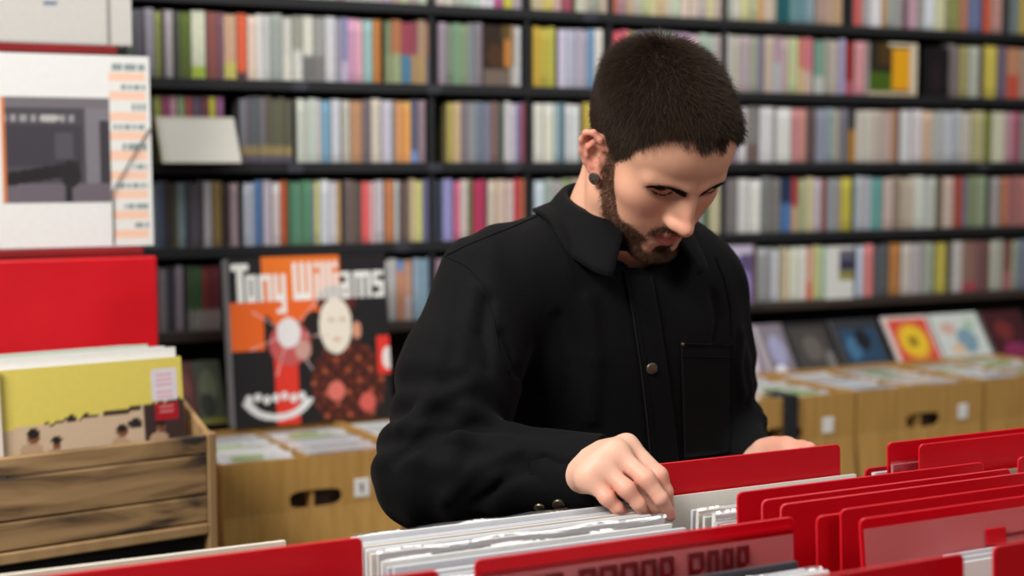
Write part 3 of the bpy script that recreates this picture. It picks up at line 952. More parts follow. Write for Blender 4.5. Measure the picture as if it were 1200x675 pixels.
def f_album(u, v):
    c = np.tile(np.array([24., 22, 24]), (len(u), 1))
    c[(u > .2) & (u < .7) & (v > .7)] = (232, 116, 34)
    c[(u < .56) & (v > .45) & (v <= .735)] = (230, 100, 30)
    c[(u > .2) & (u < .6) & (v < .66 + .1 * np.sin(u * 14)) & (v > .3) & (u > .14)] = np.where(ell_mask(u, v, .3, .5, .17, .17)[(u > .2) & (u < .6) & (v < .66 + .1 * np.sin(u * 14)) & (v > .3) & (u > .14)][:, None], (26, 22, 22), c[(u > .2) & (u < .6) & (v < .66 + .1 * np.sin(u * 14)) & (v > .3) & (u > .14)])
    c[ell_mask(u, v, .52, .52, .09, .15)] = (30, 22, 20)
    # coat of the figure
    body = ell_mask(u, v, .72, .22, .24, .26)
    c[body] = (64, 26, 20)
    ch = body & (np.sin(u * 70) * np.sin(v * 62) > .25)
    c[ch] = (98, 38, 24)
    c[body & (np.sin(u * 43 + 2) * np.sin(v * 47) > .75)] = (160, 80, 46)
    c[ell_mask(u, v, .64, .18, .055, .06)] = (214, 110, 100)
    c[ell_mask(u, v, .84, .10, .05, .06)] = (206, 92, 84)
    # head
    c[ell_mask(u, v, .665, .72, .125, .10)] = (84, 26, 22)
    c[ell_mask(u, v, .655, .575, .105, .17)] = (232, 224, 208)
    c[ell_mask(u, v, .63, .61, .03, .012)] = (206, 184, 164)
    c[ell_mask(u, v, .70, .61, .026, .012)] = (206, 184, 164)
    c[ell_mask(u, v, .66, .49, .03, .012)] = (212, 178, 160)
    c[ell_mask(u, v, .79, .54, .03, .05)] = (214, 150, 120)
    # burst and red column
    c[(u > .255) & (u < .405) & (v < .40)] = (216, 52, 36)
    c[ell_mask(u, v, .36, .48, .13, .13)] = (190, 84, 84)
    ang = np.arctan2(v - .54, u - .355)
    rad = np.hypot(u - .355, v - .54)
    c[(rad < .26) & (np.abs(np.sin(ang * 3.5 + .4)) < .05 + .04 * (rad < .12))] = (222, 190, 186)
    c[ell_mask(u, v, .355, .545, .075, .09)] = (226, 222, 222)
    c[ell_mask(u, v, .44, .44, .05, .06)] = (196, 150, 140)
    # white script and its swoosh
    for k in range(7):
        c[ell_mask(u, v, .09 + k * .055, .165 + .01 * math.sin(k * 2.1), .024, .026)] = (222, 222, 222)
    r2 = np.hypot((u - .27) / .22, (v - .20) / .16)
    c[(r2 > .82) & (r2 < 1.06) & (v < .15)] = (222, 222, 222)
    c[(u > .915) & (v > .26) & (v < .5)] = (222, 52, 40)
    c[ell_mask(u, v, .985, .36, .035, .07)] = (232, 224, 220)
    stroke_text(u, v, c, (236, 236, 232))
    return c


pA = W(276, 503, z=1.087)
alb = empty('standing_album', pA, BANG, 'record album with orange and black cover and tall white title, leaning on the shelves', 'record album')
slab(.315, .315, .004, 150, 150, f_album, (150, 150, 152), x0=0).build('front_cover', M_SLEEVE, alb, rot=(-.11, 0, 0), color=True)
MB().box((.0, .0045, 0), (.313, .040, .313), bevel=.002).build('sleeve_block', noise_mat('pale_grey_card', (176, 176, 180), (190, 190, 194), 12, .6), alb, rot=(-.11, 0, 0))

# ------------------------------------------------------------------ red wall rack with the white album and the box set
rk = W(182, 288, z=1.44)
rack = empty('red_display_rack', (rk[0], rk[1], 0), WANG, 'red metal display rack holding a white album and a pale box set', 'rack')
MB().box((-.62, .13, 0), (-.05, .145, 1.95), bevel=.002).build('back_panel', M_RED_METAL, rack)
for zl, xr in ((1.439, -.02), (1.765, -.02)):
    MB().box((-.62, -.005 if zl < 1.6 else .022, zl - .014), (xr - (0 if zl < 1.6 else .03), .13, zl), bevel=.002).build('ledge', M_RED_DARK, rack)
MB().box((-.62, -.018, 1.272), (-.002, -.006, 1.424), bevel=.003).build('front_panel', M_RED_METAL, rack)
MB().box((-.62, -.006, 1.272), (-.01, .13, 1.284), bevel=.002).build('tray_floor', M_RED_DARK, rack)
for x in (-.62, -.06):
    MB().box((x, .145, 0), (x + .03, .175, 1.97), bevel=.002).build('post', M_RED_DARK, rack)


def f_whitelp(u, v):
    c = np.tile(np.array([226., 226, 224]), (len(u), 1))
    ph = (u > .25) & (u < .785) & (v > .235) & (v < .775)
    c[ph] = (74, 70, 76)
    c[ph & (u > .66)] = (122, 118, 126)
    c[ph & (u > .735) & (v > .3) & (v < .66)] = (58, 54, 60)
    c[ph & (v > .72)] = (112, 106, 112)
    c[ph & (v > .65) & (v < .69) & (u < .62) & (np.sin(u * 130) > -.3)] = (150, 146, 150)
    c[ph & (u < .64) & (v > .42) & (v < .63)] = (62, 58, 66)
    c[ph & (u > .50) & (u < .60) & (v > .46) & (v < .60)] = (80, 78, 86)
    c[ell_mask(u, v, .48, .67, .05, .02) & ph] = (176, 174, 170)
    c[ph & (v < .33)] = (104, 96, 104)
    c[ph & (np.abs(v - (.36 + .16 * (u - .3))) < .035) & (u < .62)] = (34, 30, 34)
    c[ell_mask(u, v, .58, .38, .055, .07) & ph] = (36, 34, 38)
    c[ph & (u > .55) & (u < .59) & (v < .36)] = (40, 38, 42)
    c[(u > .243) & (u < .256) & (v > .23) & (v < .78)] = (206, 120, 66)
    ob = u > .79
    c[ob] = (224, 224, 220)
    for k in range(9):
        v0 = .955 - k * .104
        c[ob & (u < .975) & (v < v0) & (v > v0 - .03) & (np.sin(u * 260 + k) > -.8) & (u > .80 + .05 * (k % 3))] = (134, 150, 150)
        c[ob & (u < .975) & (v < v0 - .038) & (v > v0 - .085)] = (238, 196, 172)
    return c


wl = empty('white_album', rk + np.array([0, 0, .0005]) + .010 * WN, WANG, 'white record album with a grey room photograph and a text strip, on the red rack', 'record album')
slab(.311, .309, .006, 110, 110, f_whitelp, (222, 220, 216), x0=-.311).build('cover', M_SLEEVE, wl, rot=(-.03, 0, 0), color=True)
MB().tube([(-.0655, -.0015, .003), (-.0655, -.002, .09), (-.032, .0, .145), (-.002, .003, .192)], .0011, 6).build('elastic_cord', M_INK, wl, smooth=True)


def f_boxset(u, v):
    c = np.tile(np.array([198., 195, 190]), (len(u), 1))
    c[(np.abs(u - .885) < .012)] = (120, 116, 112)
    c[(u > .56) & (u < .63) & (v > .39) & (v < .43)] = (60, 80, 130)
    c[v < .03] = (150, 146, 142)
    return c


bx = rk + np.array([0, 0, .3255]) - .026 * WD + .024 * WN
bs = slab(.315, .16, .06, 60, 30, f_boxset, (190, 186, 182), x0=-.315).build('box_set', M_SLEEVE, loc=bx, rot=(0, 0, WANG), color=True)
tag(bs, 'pale grey boxed record set on the upper ledge of the red rack', 'box set')

# ------------------------------------------------------------------ wooden crate of records
CANG = math.radians(36)
CR = rotz(CANG)
ck = W(249, 508, z=1.19)
C1, C2 = CR[:, 0], CR[:, 1]
stand = empty('low_stand', (ck[0], ck[1], 0), CANG, 'black low stand under the wooden record crate', 'stand')
MB().box((-.42, -.02, .90), (.0, .40, .925), bevel=.003).build('top_board', M_BLACK, stand)
for x in (-.41, -.05):
    for y in (0, .34):
        MB().box((x, y, 0), (x + .04, y + .04, .90), bevel=.003).build('leg', M_BLACK, stand)


def crate_wood():
    m, nt, p = new_mat('driftwood_planks')
    tc = nt.nodes.new('ShaderNodeTexCoord')
    mp = nt.nodes.new('ShaderNodeMapping')
    mp.inputs['Scale'].default_value = (2.2, 8, 13)
    mp.inputs['Rotation'].default_value = (0, .05, 0)
    nz = nt.nodes.new('ShaderNodeTexNoise')
    nz.inputs['Scale'].default_value = 2.2
    nz.inputs['Detail'].default_value = 5
    nz.inputs['Distortion'].default_value = .9
    cr = nt.nodes.new('ShaderNodeValToRGB')
    el = cr.color_ramp.elements
    el[0].position, el[0].color = .36, (*lin((48, 38, 30)), 1)
    el[1].position, el[1].color = .66, (*lin((172, 138, 96)), 1)
    e = el.new(.45)
    e.color = (*lin((122, 94, 62)), 1)
    e = el.new(.53)
    e.color = (*lin((152, 120, 80)), 1)
    L = nt.links
    L.new(tc.outputs['Object'], mp.inputs['Vector'])
    L.new(mp.outputs['Vector'], nz.inputs['Vector'])
    L.new(nz.outputs['Fac'], cr.inputs['Fac'])
    L.new(cr.outputs['Color'], p.inputs['Base Color'])
    p.inputs['Roughness'].default_value = .7
    return m


M_CRATE = crate_wood()
M_CRATEPOST = noise_mat('pale_crate_post', (150, 118, 78), (172, 138, 94), 8, .7, stretch=(5, 5, .6))
crate = empty('wooden_crate', (ck[0], ck[1], .925), CANG, 'rough wooden crate full of records beside the cardboard box', 'crate')
zt = 1.19 - .925
for lo, hi in ((zt - .026, zt), (zt - .085, zt - .028), (zt - .125, zt - .087)):
    MB().box((-.40, -.008, lo), (-.012, .004, hi), bevel=.002).build('plank', M_CRATE, crate)
MB().box((-.40, -.010, zt - .143), (-.012, .006, zt - .127), bevel=.002).build('rail', M_CRATEPOST, crate)
for x in (-.412, -.012):
    MB().box((x, -.010, 0), (x + .014, .012, zt + .003), bevel=.002).build('corner_post', M_CRATEPOST, crate)
for x in (-.405, -.006):
    v = np.array([(x, .012, 0), (x, .30, 0), (x, .30, zt + .055), (x, .14, zt + .055), (x, .012, zt)])
    v = np.concatenate([v, v + (.008, 0, 0)])
    MB().add(v, [[0, 1, 2, 3, 4], [9, 8, 7, 6, 5], [0, 5, 6, 1], [1, 6, 7, 2], [2, 7, 8, 3], [3, 8, 9, 4], [4, 9, 5, 0]]).build('side_panel', M_CRATEPOST, crate)
MB().box((-.40, .30, 0), (.0, .308, zt - .02), bevel=.002).build('back_panel', M_CRATE, crate)
MB().box((-.40, .0, 0), (.0, .30, .008)).build('bottom_board', M_CRATE, crate)
MB().box((-.398, .006, .008), (-.006, .009, zt - .10)).build('shade_board', M_BLACK, crate)  # added black board that stands in for the dark gap under the rail


def f_yellow(u, v):
    c = np.tile(np.array([206., 180, 152]), (len(u), 1))
    edge = .725 + .085 * u + .003 * np.sin(u * 60) + .002 * np.sin(u * 143)
    c[v > edge] = (222, 204, 98)
    below = v < edge
    c[below & (u < .12)] = (150, 118, 96)
    c[below & (u > .80)] = (62, 44, 42)
    c[below & (v > edge - .010) & (u > .35) & (u < .60)] = (84, 66, 54)
    c[below & (v > edge - .022) & (u > .62) & (u < .80)] = (60, 46, 40)
    c[ell_mask(u, v, .47, .765, .03, .014) | ell_mask(u, v, .54, .770, .02, .012)] = (50, 40, 36)
    for cu, cv, s in ((.30, .700, .028), (.40, .665, .022), (.70, .685, .024), (.885, .69, .024)):
        c[ell_mask(u, v, cu - .01, cv - .062, s * 1.9, .042)] = (186, 154, 126)
        c[ell_mask(u, v, cu, cv, s, s * 1.15)] = (124, 78, 56)
        c[ell_mask(u, v, cu, cv + s * .65, s * 1.05, s * .72)] = (36, 28, 26)
    c[ell_mask(u, v, .765, .715, .035, .022)] = (44, 36, 36)
    st = (u > .85) & (u < .975) & (v > .80) & (v < .945)
    c[st] = (222, 214, 224)
    c[st & (np.sin(v * 330) > .3) & (u > .868) & (u < .955)] = (222, 170, 178)
    c[(u > .86) & (u < .97) & (v > .715) & (v < .80)] = (170, 24, 36)
    c[(u > .88) & (u < .95) & (v > .74) & (v < .78) & (np.sin(v * 300) > .2)] = (206, 120, 120)
    return c


def crate_lp(y, fn, edge, label, dx=0, top=0, t=.006, n=4, tilt=.10, w=.315):
    p = np.array([ck[0], ck[1], .934 + top]) + (-.022 + dx) * C1 + y * C2
    mb = slab(w, .315, t, n, n, fn, edge, x0=-w)
    o = mb.build('record_sleeve', M_SLEEVE, loc=p, rot=(-tilt, 0, CANG), color=True)
    return tag(o, label, 'record')


zoff = W(206, 415, Y=2.28)[2] - (.934 + .315 * math.cos(.1))
crate_lp(.024, f_yellow, (232, 230, 224), 'yellow topped record with a small group photograph, front of the wooden crate', top=0.050, n=90)
for k, (dx, tp, e, word) in enumerate(((-.004, .036, (228, 226, 220), 'white edged record right behind the yellow one'), (-.012, .036, (220, 222, 216), 'second white edged record behind the yellow one'),
                                       (-.03, .038, (190, 206, 190), 'greenish edged record in the middle of the crate'), (-.045, .036, (226, 226, 222), 'white edged record near the crate back'), (-.05, .034, (200, 196, 190), 'rearmost grey edged record in the crate'))):
    crate_lp(.034 + k * .019, bands((0, e)), e, word + ', wooden crate', dx=dx, top=tp + .027, t=.009, n=2)
crate_lp(.0135, bands((0, (226, 216, 206))), (228, 222, 214), 'pale card sleeve at the crate front, almost out of frame', dx=-.266, top=.056, t=.004, n=2, w=.105)
for k in range(7):
    crate_lp(.145 + k * .016, bands((0, (150 + 8 * k, 140, 130))), (206, 202, 196), 'lower record hidden at the back of the wooden crate', dx=-.04, top=-.0, t=.006, n=2, tilt=.14)['group'] = 'records at the crate back'
# ------------------------------------------------------------------ the record bins in front
def ab(a, b, z=0.0):
    return a * E1 + b * E2 + np.array([0, 0, z])


LPZ, DVZ = 1.215, 1.250
COLS = [(.180, .520), (.553, .898), (.903, 1.240), (1.245, 1.590)]
BACK = 1.402
bins = empty('record_bins', ab(.18, .55), BANG, 'long wooden record bins filled with sleeves and red dividers, in front of the man', 'record rack')
x_lo, x_hi = COLS[0][0] - .012, COLS[3][1] + .012
ox, oy = .18, .55
MB().box((x_lo - ox, .50 - oy, .86), (x_hi - ox, BACK + .012 - oy, .885), bevel=.002).build('bin_floor', M_RACKWOOD, bins)
for nm_, y0, y1 in (('front_board', .50, .512), ('back_board', BACK, BACK + .012)):
    MB().box((x_lo - ox, y0 - oy, .885), (x_hi - ox, y1 - oy, 1.16), bevel=.002).build(nm_, M_RACKWOOD, bins)
for x in (x_lo, (COLS[0][1] + COLS[1][0]) / 2 - .006, (COLS[1][1] + COLS[2][0]) / 2 - .001, (COLS[2][1] + COLS[3][0]) / 2 - .001, COLS[3][1]):
    th_ = .002 if COLS[1][1] - .01 < x < COLS[3][0] else .012
    MB().box((x - ox, .512 - oy, .885), (x - ox + th_, BACK - oy, .891)).build('bin_partition', M_RACKWOOD, bins)
for x in (x_lo - .022, x_hi + .004):
    MB().box((x - ox, .50 - oy, .86), (x - ox + .012, BACK + .012 - oy, 1.15), bevel=.002).build('end_board', M_RACKWOOD, bins)
for x in (x_lo + .02, 0.85, x_hi - .07):
    for y in (.52, BACK - .05):
        MB().box((x - ox, y - oy, 0), (x - ox + .05, y - oy + .05, .86), bevel=.003).build('leg', M_RACKWOOD, bins)


def lp(a0, b, ztop, tilt, colfn, edge, label, group=None, t=.0045, n=3, wrap=False, yaw=0.0, roll=0.0, w=.315, name='record_sleeve'):
    base_b = b - .315 * math.sin(tilt)
    zb = ztop - .315 * math.cos(tilt)
    mb = slab(w, .315, t, n, n, colfn, edge, x0=0)
    p = ab(a0, base_b, zb)
    o = mb.build(name, M_SLEEVE, loc=p, rot=(-tilt, roll, BANG + yaw), color=True)
    tag(o, label, 'record', group)
    if wrap:
        xs = np.linspace(-.001, w + .002, 25)
        zs = np.array([0, .1, .2, .3, .313, .3155, .3175])
        v, f = [], []
        for yy, ph in ((-.0010, 0), (t + .0010, 2.0)):
            for x in xs:
                for z in zs:
                    k = 1.0 if z > .29 else .3
                    pinch = (t / 2 - yy) * (max(0, z - .3125) / .005) * .85
                    v.append((x, yy + pinch + k * .0005 * math.sin(x * 90 + ph + 7 * math.sin(x * 31 + base_b * 50)), z + (.0012 * math.sin(x * 60 + ph) if z > .3152 else 0)))
        nzv = len(zs)
        for s in (0, 1):
            for i in range(len(xs) - 1):
                for j in range(nzv - 1):
                    q = s * len(xs) * nzv + i * nzv + j
                    f.append([q, q + nzv, q + nzv + 1, q + 1])
        mesh_obj('plastic_outer', v, f, M_CLEAR, o, smooth=True)
    return o


def divider(a0, b, ztop, label, tilt=.05, w=.333, gloss=False, yaw=0.0, h=.33, r=.0065, rim=None, name='bin_divider'):
    base_b = b - h * math.sin(tilt)
    n = 6
    pts = [(0, 0), (w, 0)]
    for k in range(n + 1):
        a = k / n * math.pi / 2
        pts.append((w - r + r * math.cos(a), h - r + r * math.sin(a)))
    for k in range(n + 1):
        a = math.pi / 2 + k / n * math.pi / 2
        pts.append((r + r * math.cos(a), h - r + r * math.sin(a)))
    pts = np.array(pts)
    N = len(pts)
    cen = np.array([w / 2, h / 2])
    inn = pts + (cen - pts) / np.linalg.norm(cen - pts, axis=1)[:, None] * .0012
    t = .0022
    v = [(p[0], 0, p[1]) for p in inn] + [(p[0], .0006, p[1]) for p in pts] + [(p[0], t - .0006, p[1]) for p in pts] + [(p[0], t, p[1]) for p in inn]
    f = [list(range(N)), list(range(3 * N, 4 * N))[::-1]]
    for L_ in range(3):
        for i in range(N):
            k = (i + 1) % N
            f.append([L_ * N + i, (L_ + 1) * N + i, (L_ + 1) * N + k, L_ * N + k])
    o = mesh_obj(name, v, f, M_DIVIDER_GLOSS if gloss else M_DIVIDER, loc=ab(a0, base_b, ztop - h * math.cos(tilt)), rot=(-tilt, 0, BANG + yaw))
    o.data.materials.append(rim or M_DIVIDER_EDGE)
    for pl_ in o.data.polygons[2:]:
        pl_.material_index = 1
    return tag(o, label, 'divider', 'red dividers in the record bins')


def corner(px, py, z, side, w=.333):
    p = W(px, py, z=z)
    a, b = float(p @ E1), float(p @ E2)
    return (a if side == 'l' else a - w), b


DV = {}
for key, px, py, z, side, label, kw in [
    ('A', 425, 629, 1.250, 'r', 'red divider at the end of the bins beside the elbow of the man', {}),
    ('A3', 515, 667, 1.247, 'r', 'red divider in the same bin as the elbow one, only its top corner showing', {}),
    ('B', 556, 656, 1.250, 'l', 'red divider with dark lettering showing through, in front of the hand', dict(gloss=True)),
    ('C', 1130, 648, 1.256, 'r', 'red divider cut by the lower picture edge, next to white sleeves', {}),
    ('D', 1164, 640, 1.270, 'l', 'red divider in the lower corner by the picture edge', {}),
    ('P', 985, 520, 1.250, 'r', 'tall plain red divider held upright by the far hand of the man', dict(tilt=.04, w=.266)),
    ('E', 864, 577, 1.250, 'l', 'first red divider of the packed group behind the cream sleeve', {}),
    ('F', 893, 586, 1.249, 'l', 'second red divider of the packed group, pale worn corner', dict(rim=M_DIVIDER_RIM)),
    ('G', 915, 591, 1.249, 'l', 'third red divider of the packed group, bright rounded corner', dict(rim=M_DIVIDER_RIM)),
    ('I', 985, 597, 1.254, 'l', 'fifth red divider of the packed group, just behind the glossy one', {}),
    ('J', 957, 605, 1.247, 'l', 'short red divider tucked beside the lettered one', dict(w=.30)),
    ('H', 1007, 608, 1.256, 'l', 'glossy red divider with pale sheen, front of the packed group', dict(gloss=True, tilt=.12)),
    ('K', 1040, 519, 1.250, 'l', 'rearmost tall red divider near the cardboard boxes', {}),
    ('L', 1077, 521, 1.250, 'l', 'red divider standing in front of the rearmost tall one', {}),
    ('M', 1193, 536, 1.250, 'l', 'red divider whose rounded corner just enters at the picture edge', dict(w=.30)),
    ('N', 1014, 549, 1.215, 'l', 'low dark red divider peeking out behind a clear sleeve', dict(h=.31))]:
    a0, b = corner(px, py, z, side, kw.get('w', .333))
    DV[key] = (divider(a0, b, z, label, **kw), a0, b)

# lettering that shows through the near divider (illegible dark strokes) and the slot of the glossy one
d, a0, b = DV['B']
mb = MB()
x = .045
lr = random.Random(5)
while x < .285:
    wl_ = lr.uniform(.012, .018)
    k = lr.randint(0, 3)
    mb.box((x, -.0036, .276), (x + .004, -.0025, .310))
    mb.box((x + wl_ - .004, -.0036, .276 if k != 1 else .293), (x + wl_, -.0025, .310))
    if k != 2:
        mb.box((x + .004, -.0036, .306), (x + wl_ - .004, -.0025, .310))
    if k != 3:
        mb.box((x + .004, -.0036, .291), (x + wl_ - .004, -.0025, .295))
    x += wl_ + (.004 if lr.random() < .8 else .016)
MB().box((.004, -.0024, .20), (.329, -.0013, .314)).build('sheen_pocket', M_SHEEN_POCKET, d)  # pocket over the lettering; its whitish tint paints a reflection
mb.build('lettering', noise_mat('dark_red_print', (92, 8, 18), (110, 10, 20), 30, .4), d)
MB().box((0.004, -.0020, .318), (.329, -.0001, .3215)).build('folded_rim', M_DIVIDER_GLOSS, d)
d, a0, b = DV['H']
MB().box((.004, -.0016, .20), (.329, -.0006, .320)).build('sheen_pocket', M_SHEEN_POCKET, d)  # whitish film that paints the pale reflected sheen over this divider
MB().box((.150, -.0036, .288), (.176, -.0018, .304), bevel=.0007).build('index_tab', M_DIVIDER, d)
MB().box((.176, -.0026, .294), (.31, -.0017, .297)).build('slot', M_RED_DARK, d)

WH = [(226, 228, 232), (218, 219, 222), (210, 212, 216), (230, 230, 228), (200, 202, 208), (222, 216, 208)]


def plain(c):
    c = np.array(c, float)
    return bands((0, c * .9), (.9, c))


def stack(col, b0, b1, label, group, gap=(.0055, .0085), dark=0.12, wrapp=0.35, z=LPZ, tilt0=.05, a_off=-.002):
    b = b0
    while b < b1:
        t = rng.uniform(.003, .0065)
        c = np.array(WH[int(rng.integers(0, len(WH)))], float)
        if rng.random() < dark:
            c = np.array([(96, 88, 84), (150, 140, 120), (70, 68, 74)][int(rng.integers(0, 3))], float)
        lp(COLS[col][0] + a_off + rng.uniform(0, .010), b, z + rng.uniform(-.004, .004), tilt0 + rng.uniform(-.002, .002), plain(c), c, label, group, t=t, wrap=rng.random() < wrapp)
        b += t + .0030 + rng.uniform(*gap) * .35


stack(1, DV['B'][2] + .012, 1.360, 'white edged record sleeve packed upright in the bin under the hand of the man', 'records under the hand', a_off=-.016)
lp(COLS[1][0] + .008, 1.367, LPZ - .002, .05, bands((0, (60, 58, 52)), (.95, (70, 66, 58))), (176, 172, 128), 'dark record sleeve with an olive edge behind the white ones under the cuff', t=.004, wrap=True)
lp(COLS[1][0] + .006, 1.377, LPZ - .003, .05, plain((120, 124, 126)), (150, 156, 160), 'grey plastic covered record sleeve touching the cuff of the man', t=.006, wrap=True)
stack(1, .93, DV['B'][2] - .024, 'white edged record sleeve standing in front of the lettered red divider', 'records before the lettered divider', gap=(.008, .014))
stack(2, DV['E'][2] + .012, DV['E'][2] + .075, 'white record sleeve leaning in the open gap beside the fingers', 'records beside the fingers', wrapp=.8, dark=0, tilt0=-.03)
a0, b = corner(994, 553, LPZ, 'r', .315)
lp(a0, b - .014, LPZ, .10, bands((0, (196, 190, 180)), (.93, (214, 208, 196)), (.985, (232, 230, 222))), (232, 230, 222), 'cream record sleeve with its face showing, in front of the plain tall divider', t=.005, n=16)
for k in range(4):
    a0, b = corner(1107 + 1.5 * k, 645 + 4.5 * k, LPZ, 'l')
    lp(a0, b, LPZ - .001 * k, .12, plain(WH[k]), WH[k], 'white record sleeve leaning between the glossy divider and the corner divider', 'records before the glossy divider', t=.004)
stack(0, 1.118, DV['A'][2] - .02, 'white record sleeve behind the end divider of the bins', 'records in the end bin', gap=(.012, .02))
a0, b = corner(335, 634, LPZ, 'r', .315)
lp(a0, b, LPZ, .02, plain((222, 214, 196)), (226, 220, 204), 'cream record sleeve standing alone behind the end divider', t=.006)
stack(3, 1.13, 1.21, 'white record sleeve in the last bin in front of the corner divider', 'records in the last bin', gap=(.012, .02))
stack(3, 1.25, DV['L'][2] - .012, 'white record sleeve before the two tall dividers of the last bin', 'records before the tall dividers', gap=(.012, .02), z=LPZ - .006)
a0, b = corner(1020, 553, 1.212, 'l')
lp(a0, b - .008, 1.212, .05, plain((222, 222, 224)), (226, 226, 228), 'white record sleeve beside the low dark red divider', t=.006)
a0, b = corner(1039, 541, 1.228, 'l')
lp(a0, 1.352, 1.226, .05, plain((186, 60, 70)), (206, 120, 124), 'pinkish plastic covered sleeve between the two tall dividers', t=.004, wrap=True)
# ------------------------------------------------------------------ the man: implicit surfaces turned into meshes
def smin(a, b, k):
    h = np.maximum(k - np.abs(a - b), 0) / k
    return np.minimum(a, b) - h * h * k * .25


def smax(a, b, k):
    return -smin(-a, -b, k)


def ell(p, c, r, R=None):
    q = p - np.array(c, np.float32)
    if R is not None:
        q = q @ np.asarray(R, np.float32)
    r = np.array(r, np.float32)
    k0 = np.sqrt(((q / r) ** 2).sum(-1))
    k1 = np.sqrt(((q / (r * r)) ** 2).sum(-1)) + 1e-9
    return k0 * (k0 - 1) / k1


def cone(p, a, b, ra, rb):
    a, b = np.array(a, np.float32), np.array(b, np.float32)
    d = b - a
    t = np.clip(((p - a) @ d) / float(d @ d), 0, 1)
    q = p - a - t[..., None] * d
    return np.sqrt((q * q).sum(-1)) - (ra + (rb - ra) * t)


def chain(p, pts, rs, k=.004):
    d = None
    for i in range(len(pts) - 1):
        e = cone(p, pts[i], pts[i + 1], rs[i], rs[i + 1])
        d = e if d is None else smin(d, e, k)
    return d


def surface(f, lo, hi, h):
    """Surface nets over a narrow band of blocks."""
    B = 8
    lo, hi = np.array(lo, float), np.array(hi, float)
    nb = np.ceil((hi - lo) / (h * B)).astype(int)
    n = nb * B
    bc = [lo[i] + (np.arange(nb[i]) + .5) * h * B - h * .5 for i in range(3)]
    X, Y, Z = np.meshgrid(*bc, indexing='ij')
    C = np.stack([X, Y, Z], -1).reshape(-1, 3).astype(np.float32)
    dc = np.concatenate([f(C[i:i + 40000]) for i in range(0, len(C), 40000)])
    D = np.repeat(np.repeat(np.repeat(dc.reshape(nb), B, 0), B, 1), B, 2).astype(np.float32)
    act = np.argwhere((np.abs(dc) < h * B * 1.75).reshape(nb))
    off = np.stack(np.meshgrid(*[np.arange(B)] * 3, indexing='ij'), -1).reshape(-1, 3)
    D6 = D.reshape(nb[0], B, nb[1], B, nb[2], B)
    for i in range(0, len(act), 120):
        a = act[i:i + 120]
        P = ((a[:, None, :] * B + off[None]) * h + lo).astype(np.float32)
        v = f(P.reshape(-1, 3)).reshape(len(a), B, B, B)
        D6[a[:, 0], :, a[:, 1], :, a[:, 2], :] = v
    D = D6.reshape(n)
    S = D < 0
    m_ = np.zeros(n - 1, bool)
    cnt = np.zeros(n - 1, np.int8)
    for i in (0, 1):
        for j in (0, 1):
            for k in (0, 1):
                cnt += S[i:n[0] - 1 + i, j:n[1] - 1 + j, k:n[2] - 1 + k]
    m_ = (cnt > 0) & (cnt < 8)
    cells = np.argwhere(m_)
    vid = np.full(n - 1, -1, np.int64)
    vid[m_] = np.arange(len(cells))
    acc = np.zeros((len(cells), 3))
    num = np.zeros(len(cells))
    cs = [(i, j, k) for i in (0, 1) for j in (0, 1) for k in (0, 1)]
    for a in cs:
        for ax in range(3):
            if a[ax] == 0:
                b = list(a)
                b[ax] = 1
                va = D[cells[:, 0] + a[0], cells[:, 1] + a[1], cells[:, 2] + a[2]]
                vb = D[cells[:, 0] + b[0], cells[:, 1] + b[1], cells[:, 2] + b[2]]
                x = (va < 0) != (vb < 0)
                t = np.where(x, va / np.where(x, va - vb, 1), 0)
                p = np.array(a, float)[None] + t[:, None] * (np.array(b, float) - np.array(a, float))
                acc[x] += p[x]
                num[x] += 1
    V = lo + (cells + acc / num[:, None]) * h
    F = []
    for ax in range(3):
        o1, o2 = (ax + 1) % 3, (ax + 2) % 3
        sl0 = [slice(1, n[i] - 1) for i in range(3)]
        sl1 = list(sl0)
        sl0[ax] = slice(0, n[ax] - 1)
        sl1[ax] = slice(1, n[ax])
        s0, s1 = S[tuple(sl0)], S[tuple(sl1)]
        e = np.argwhere(s0 != s1)
        flip = s0[tuple(e.T)]
        base = e + 1
        base[:, ax] -= 1
        q = []
        for (d1, d2) in ((-1, -1), (0, -1), (0, 0), (-1, 0)):
            c = base.copy()
            c[:, o1] += d1
            c[:, o2] += d2
            q.append(vid[tuple(c.T)])
        q = np.stack(q, 1)
        q[~flip] = q[~flip][:, ::-1]
        F.append(q)
    F = np.concatenate(F)
    F = F[(F >= 0).all(1)]
    return V, F


def grad(f, P, e=.0006):
    P = np.asarray(P, np.float32)
    g = np.stack([f(P + np.float32(e) * np.eye(3, dtype=np.float32)[i]) - f(P - np.float32(e) * np.eye(3, dtype=np.float32)[i]) for i in range(3)], -1)
    return g / (np.linalg.norm(g, axis=-1, keepdims=True) + 1e-12)


def quick_mesh(name, V, F, mat, parent, base, colors=None):
    me = bpy.data.meshes.new(name)
    V = np.asarray(V, np.float32) - np.asarray(base, np.float32)
    F = np.asarray(F, np.int32)
    me.vertices.add(len(V))
    me.vertices.foreach_set('co', V.ravel())
    k = F.shape[1]
    me.loops.add(F.size)
    me.loops.foreach_set('vertex_index', F.ravel())
    me.polygons.add(len(F))
    me.polygons.foreach_set('loop_start', np.arange(0, F.size, k, dtype=np.int32))
    me.polygons.foreach_set('use_smooth', np.ones(len(F), bool))
    if colors is not None:
        a = me.color_attributes.new('print', 'FLOAT_COLOR', 'POINT')
        c = np.ones((len(V), 4), np.float32)
        c[:, :3] = colors
        a.data.foreach_set('color', c.ravel())
    me.materials.append(mat)
    me.update(calc_edges=True)
    me.validate()
    o = bpy.data.objects.new(name, me)
    COL.objects.link(o)
    o.parent = parent
    return o


PBASE = np.array([0.19, 1.93, 0.0])
man = empty('person', PBASE, 0, 'man in a black button-up work jacket with short dark hair and beard, flipping through records', 'person')

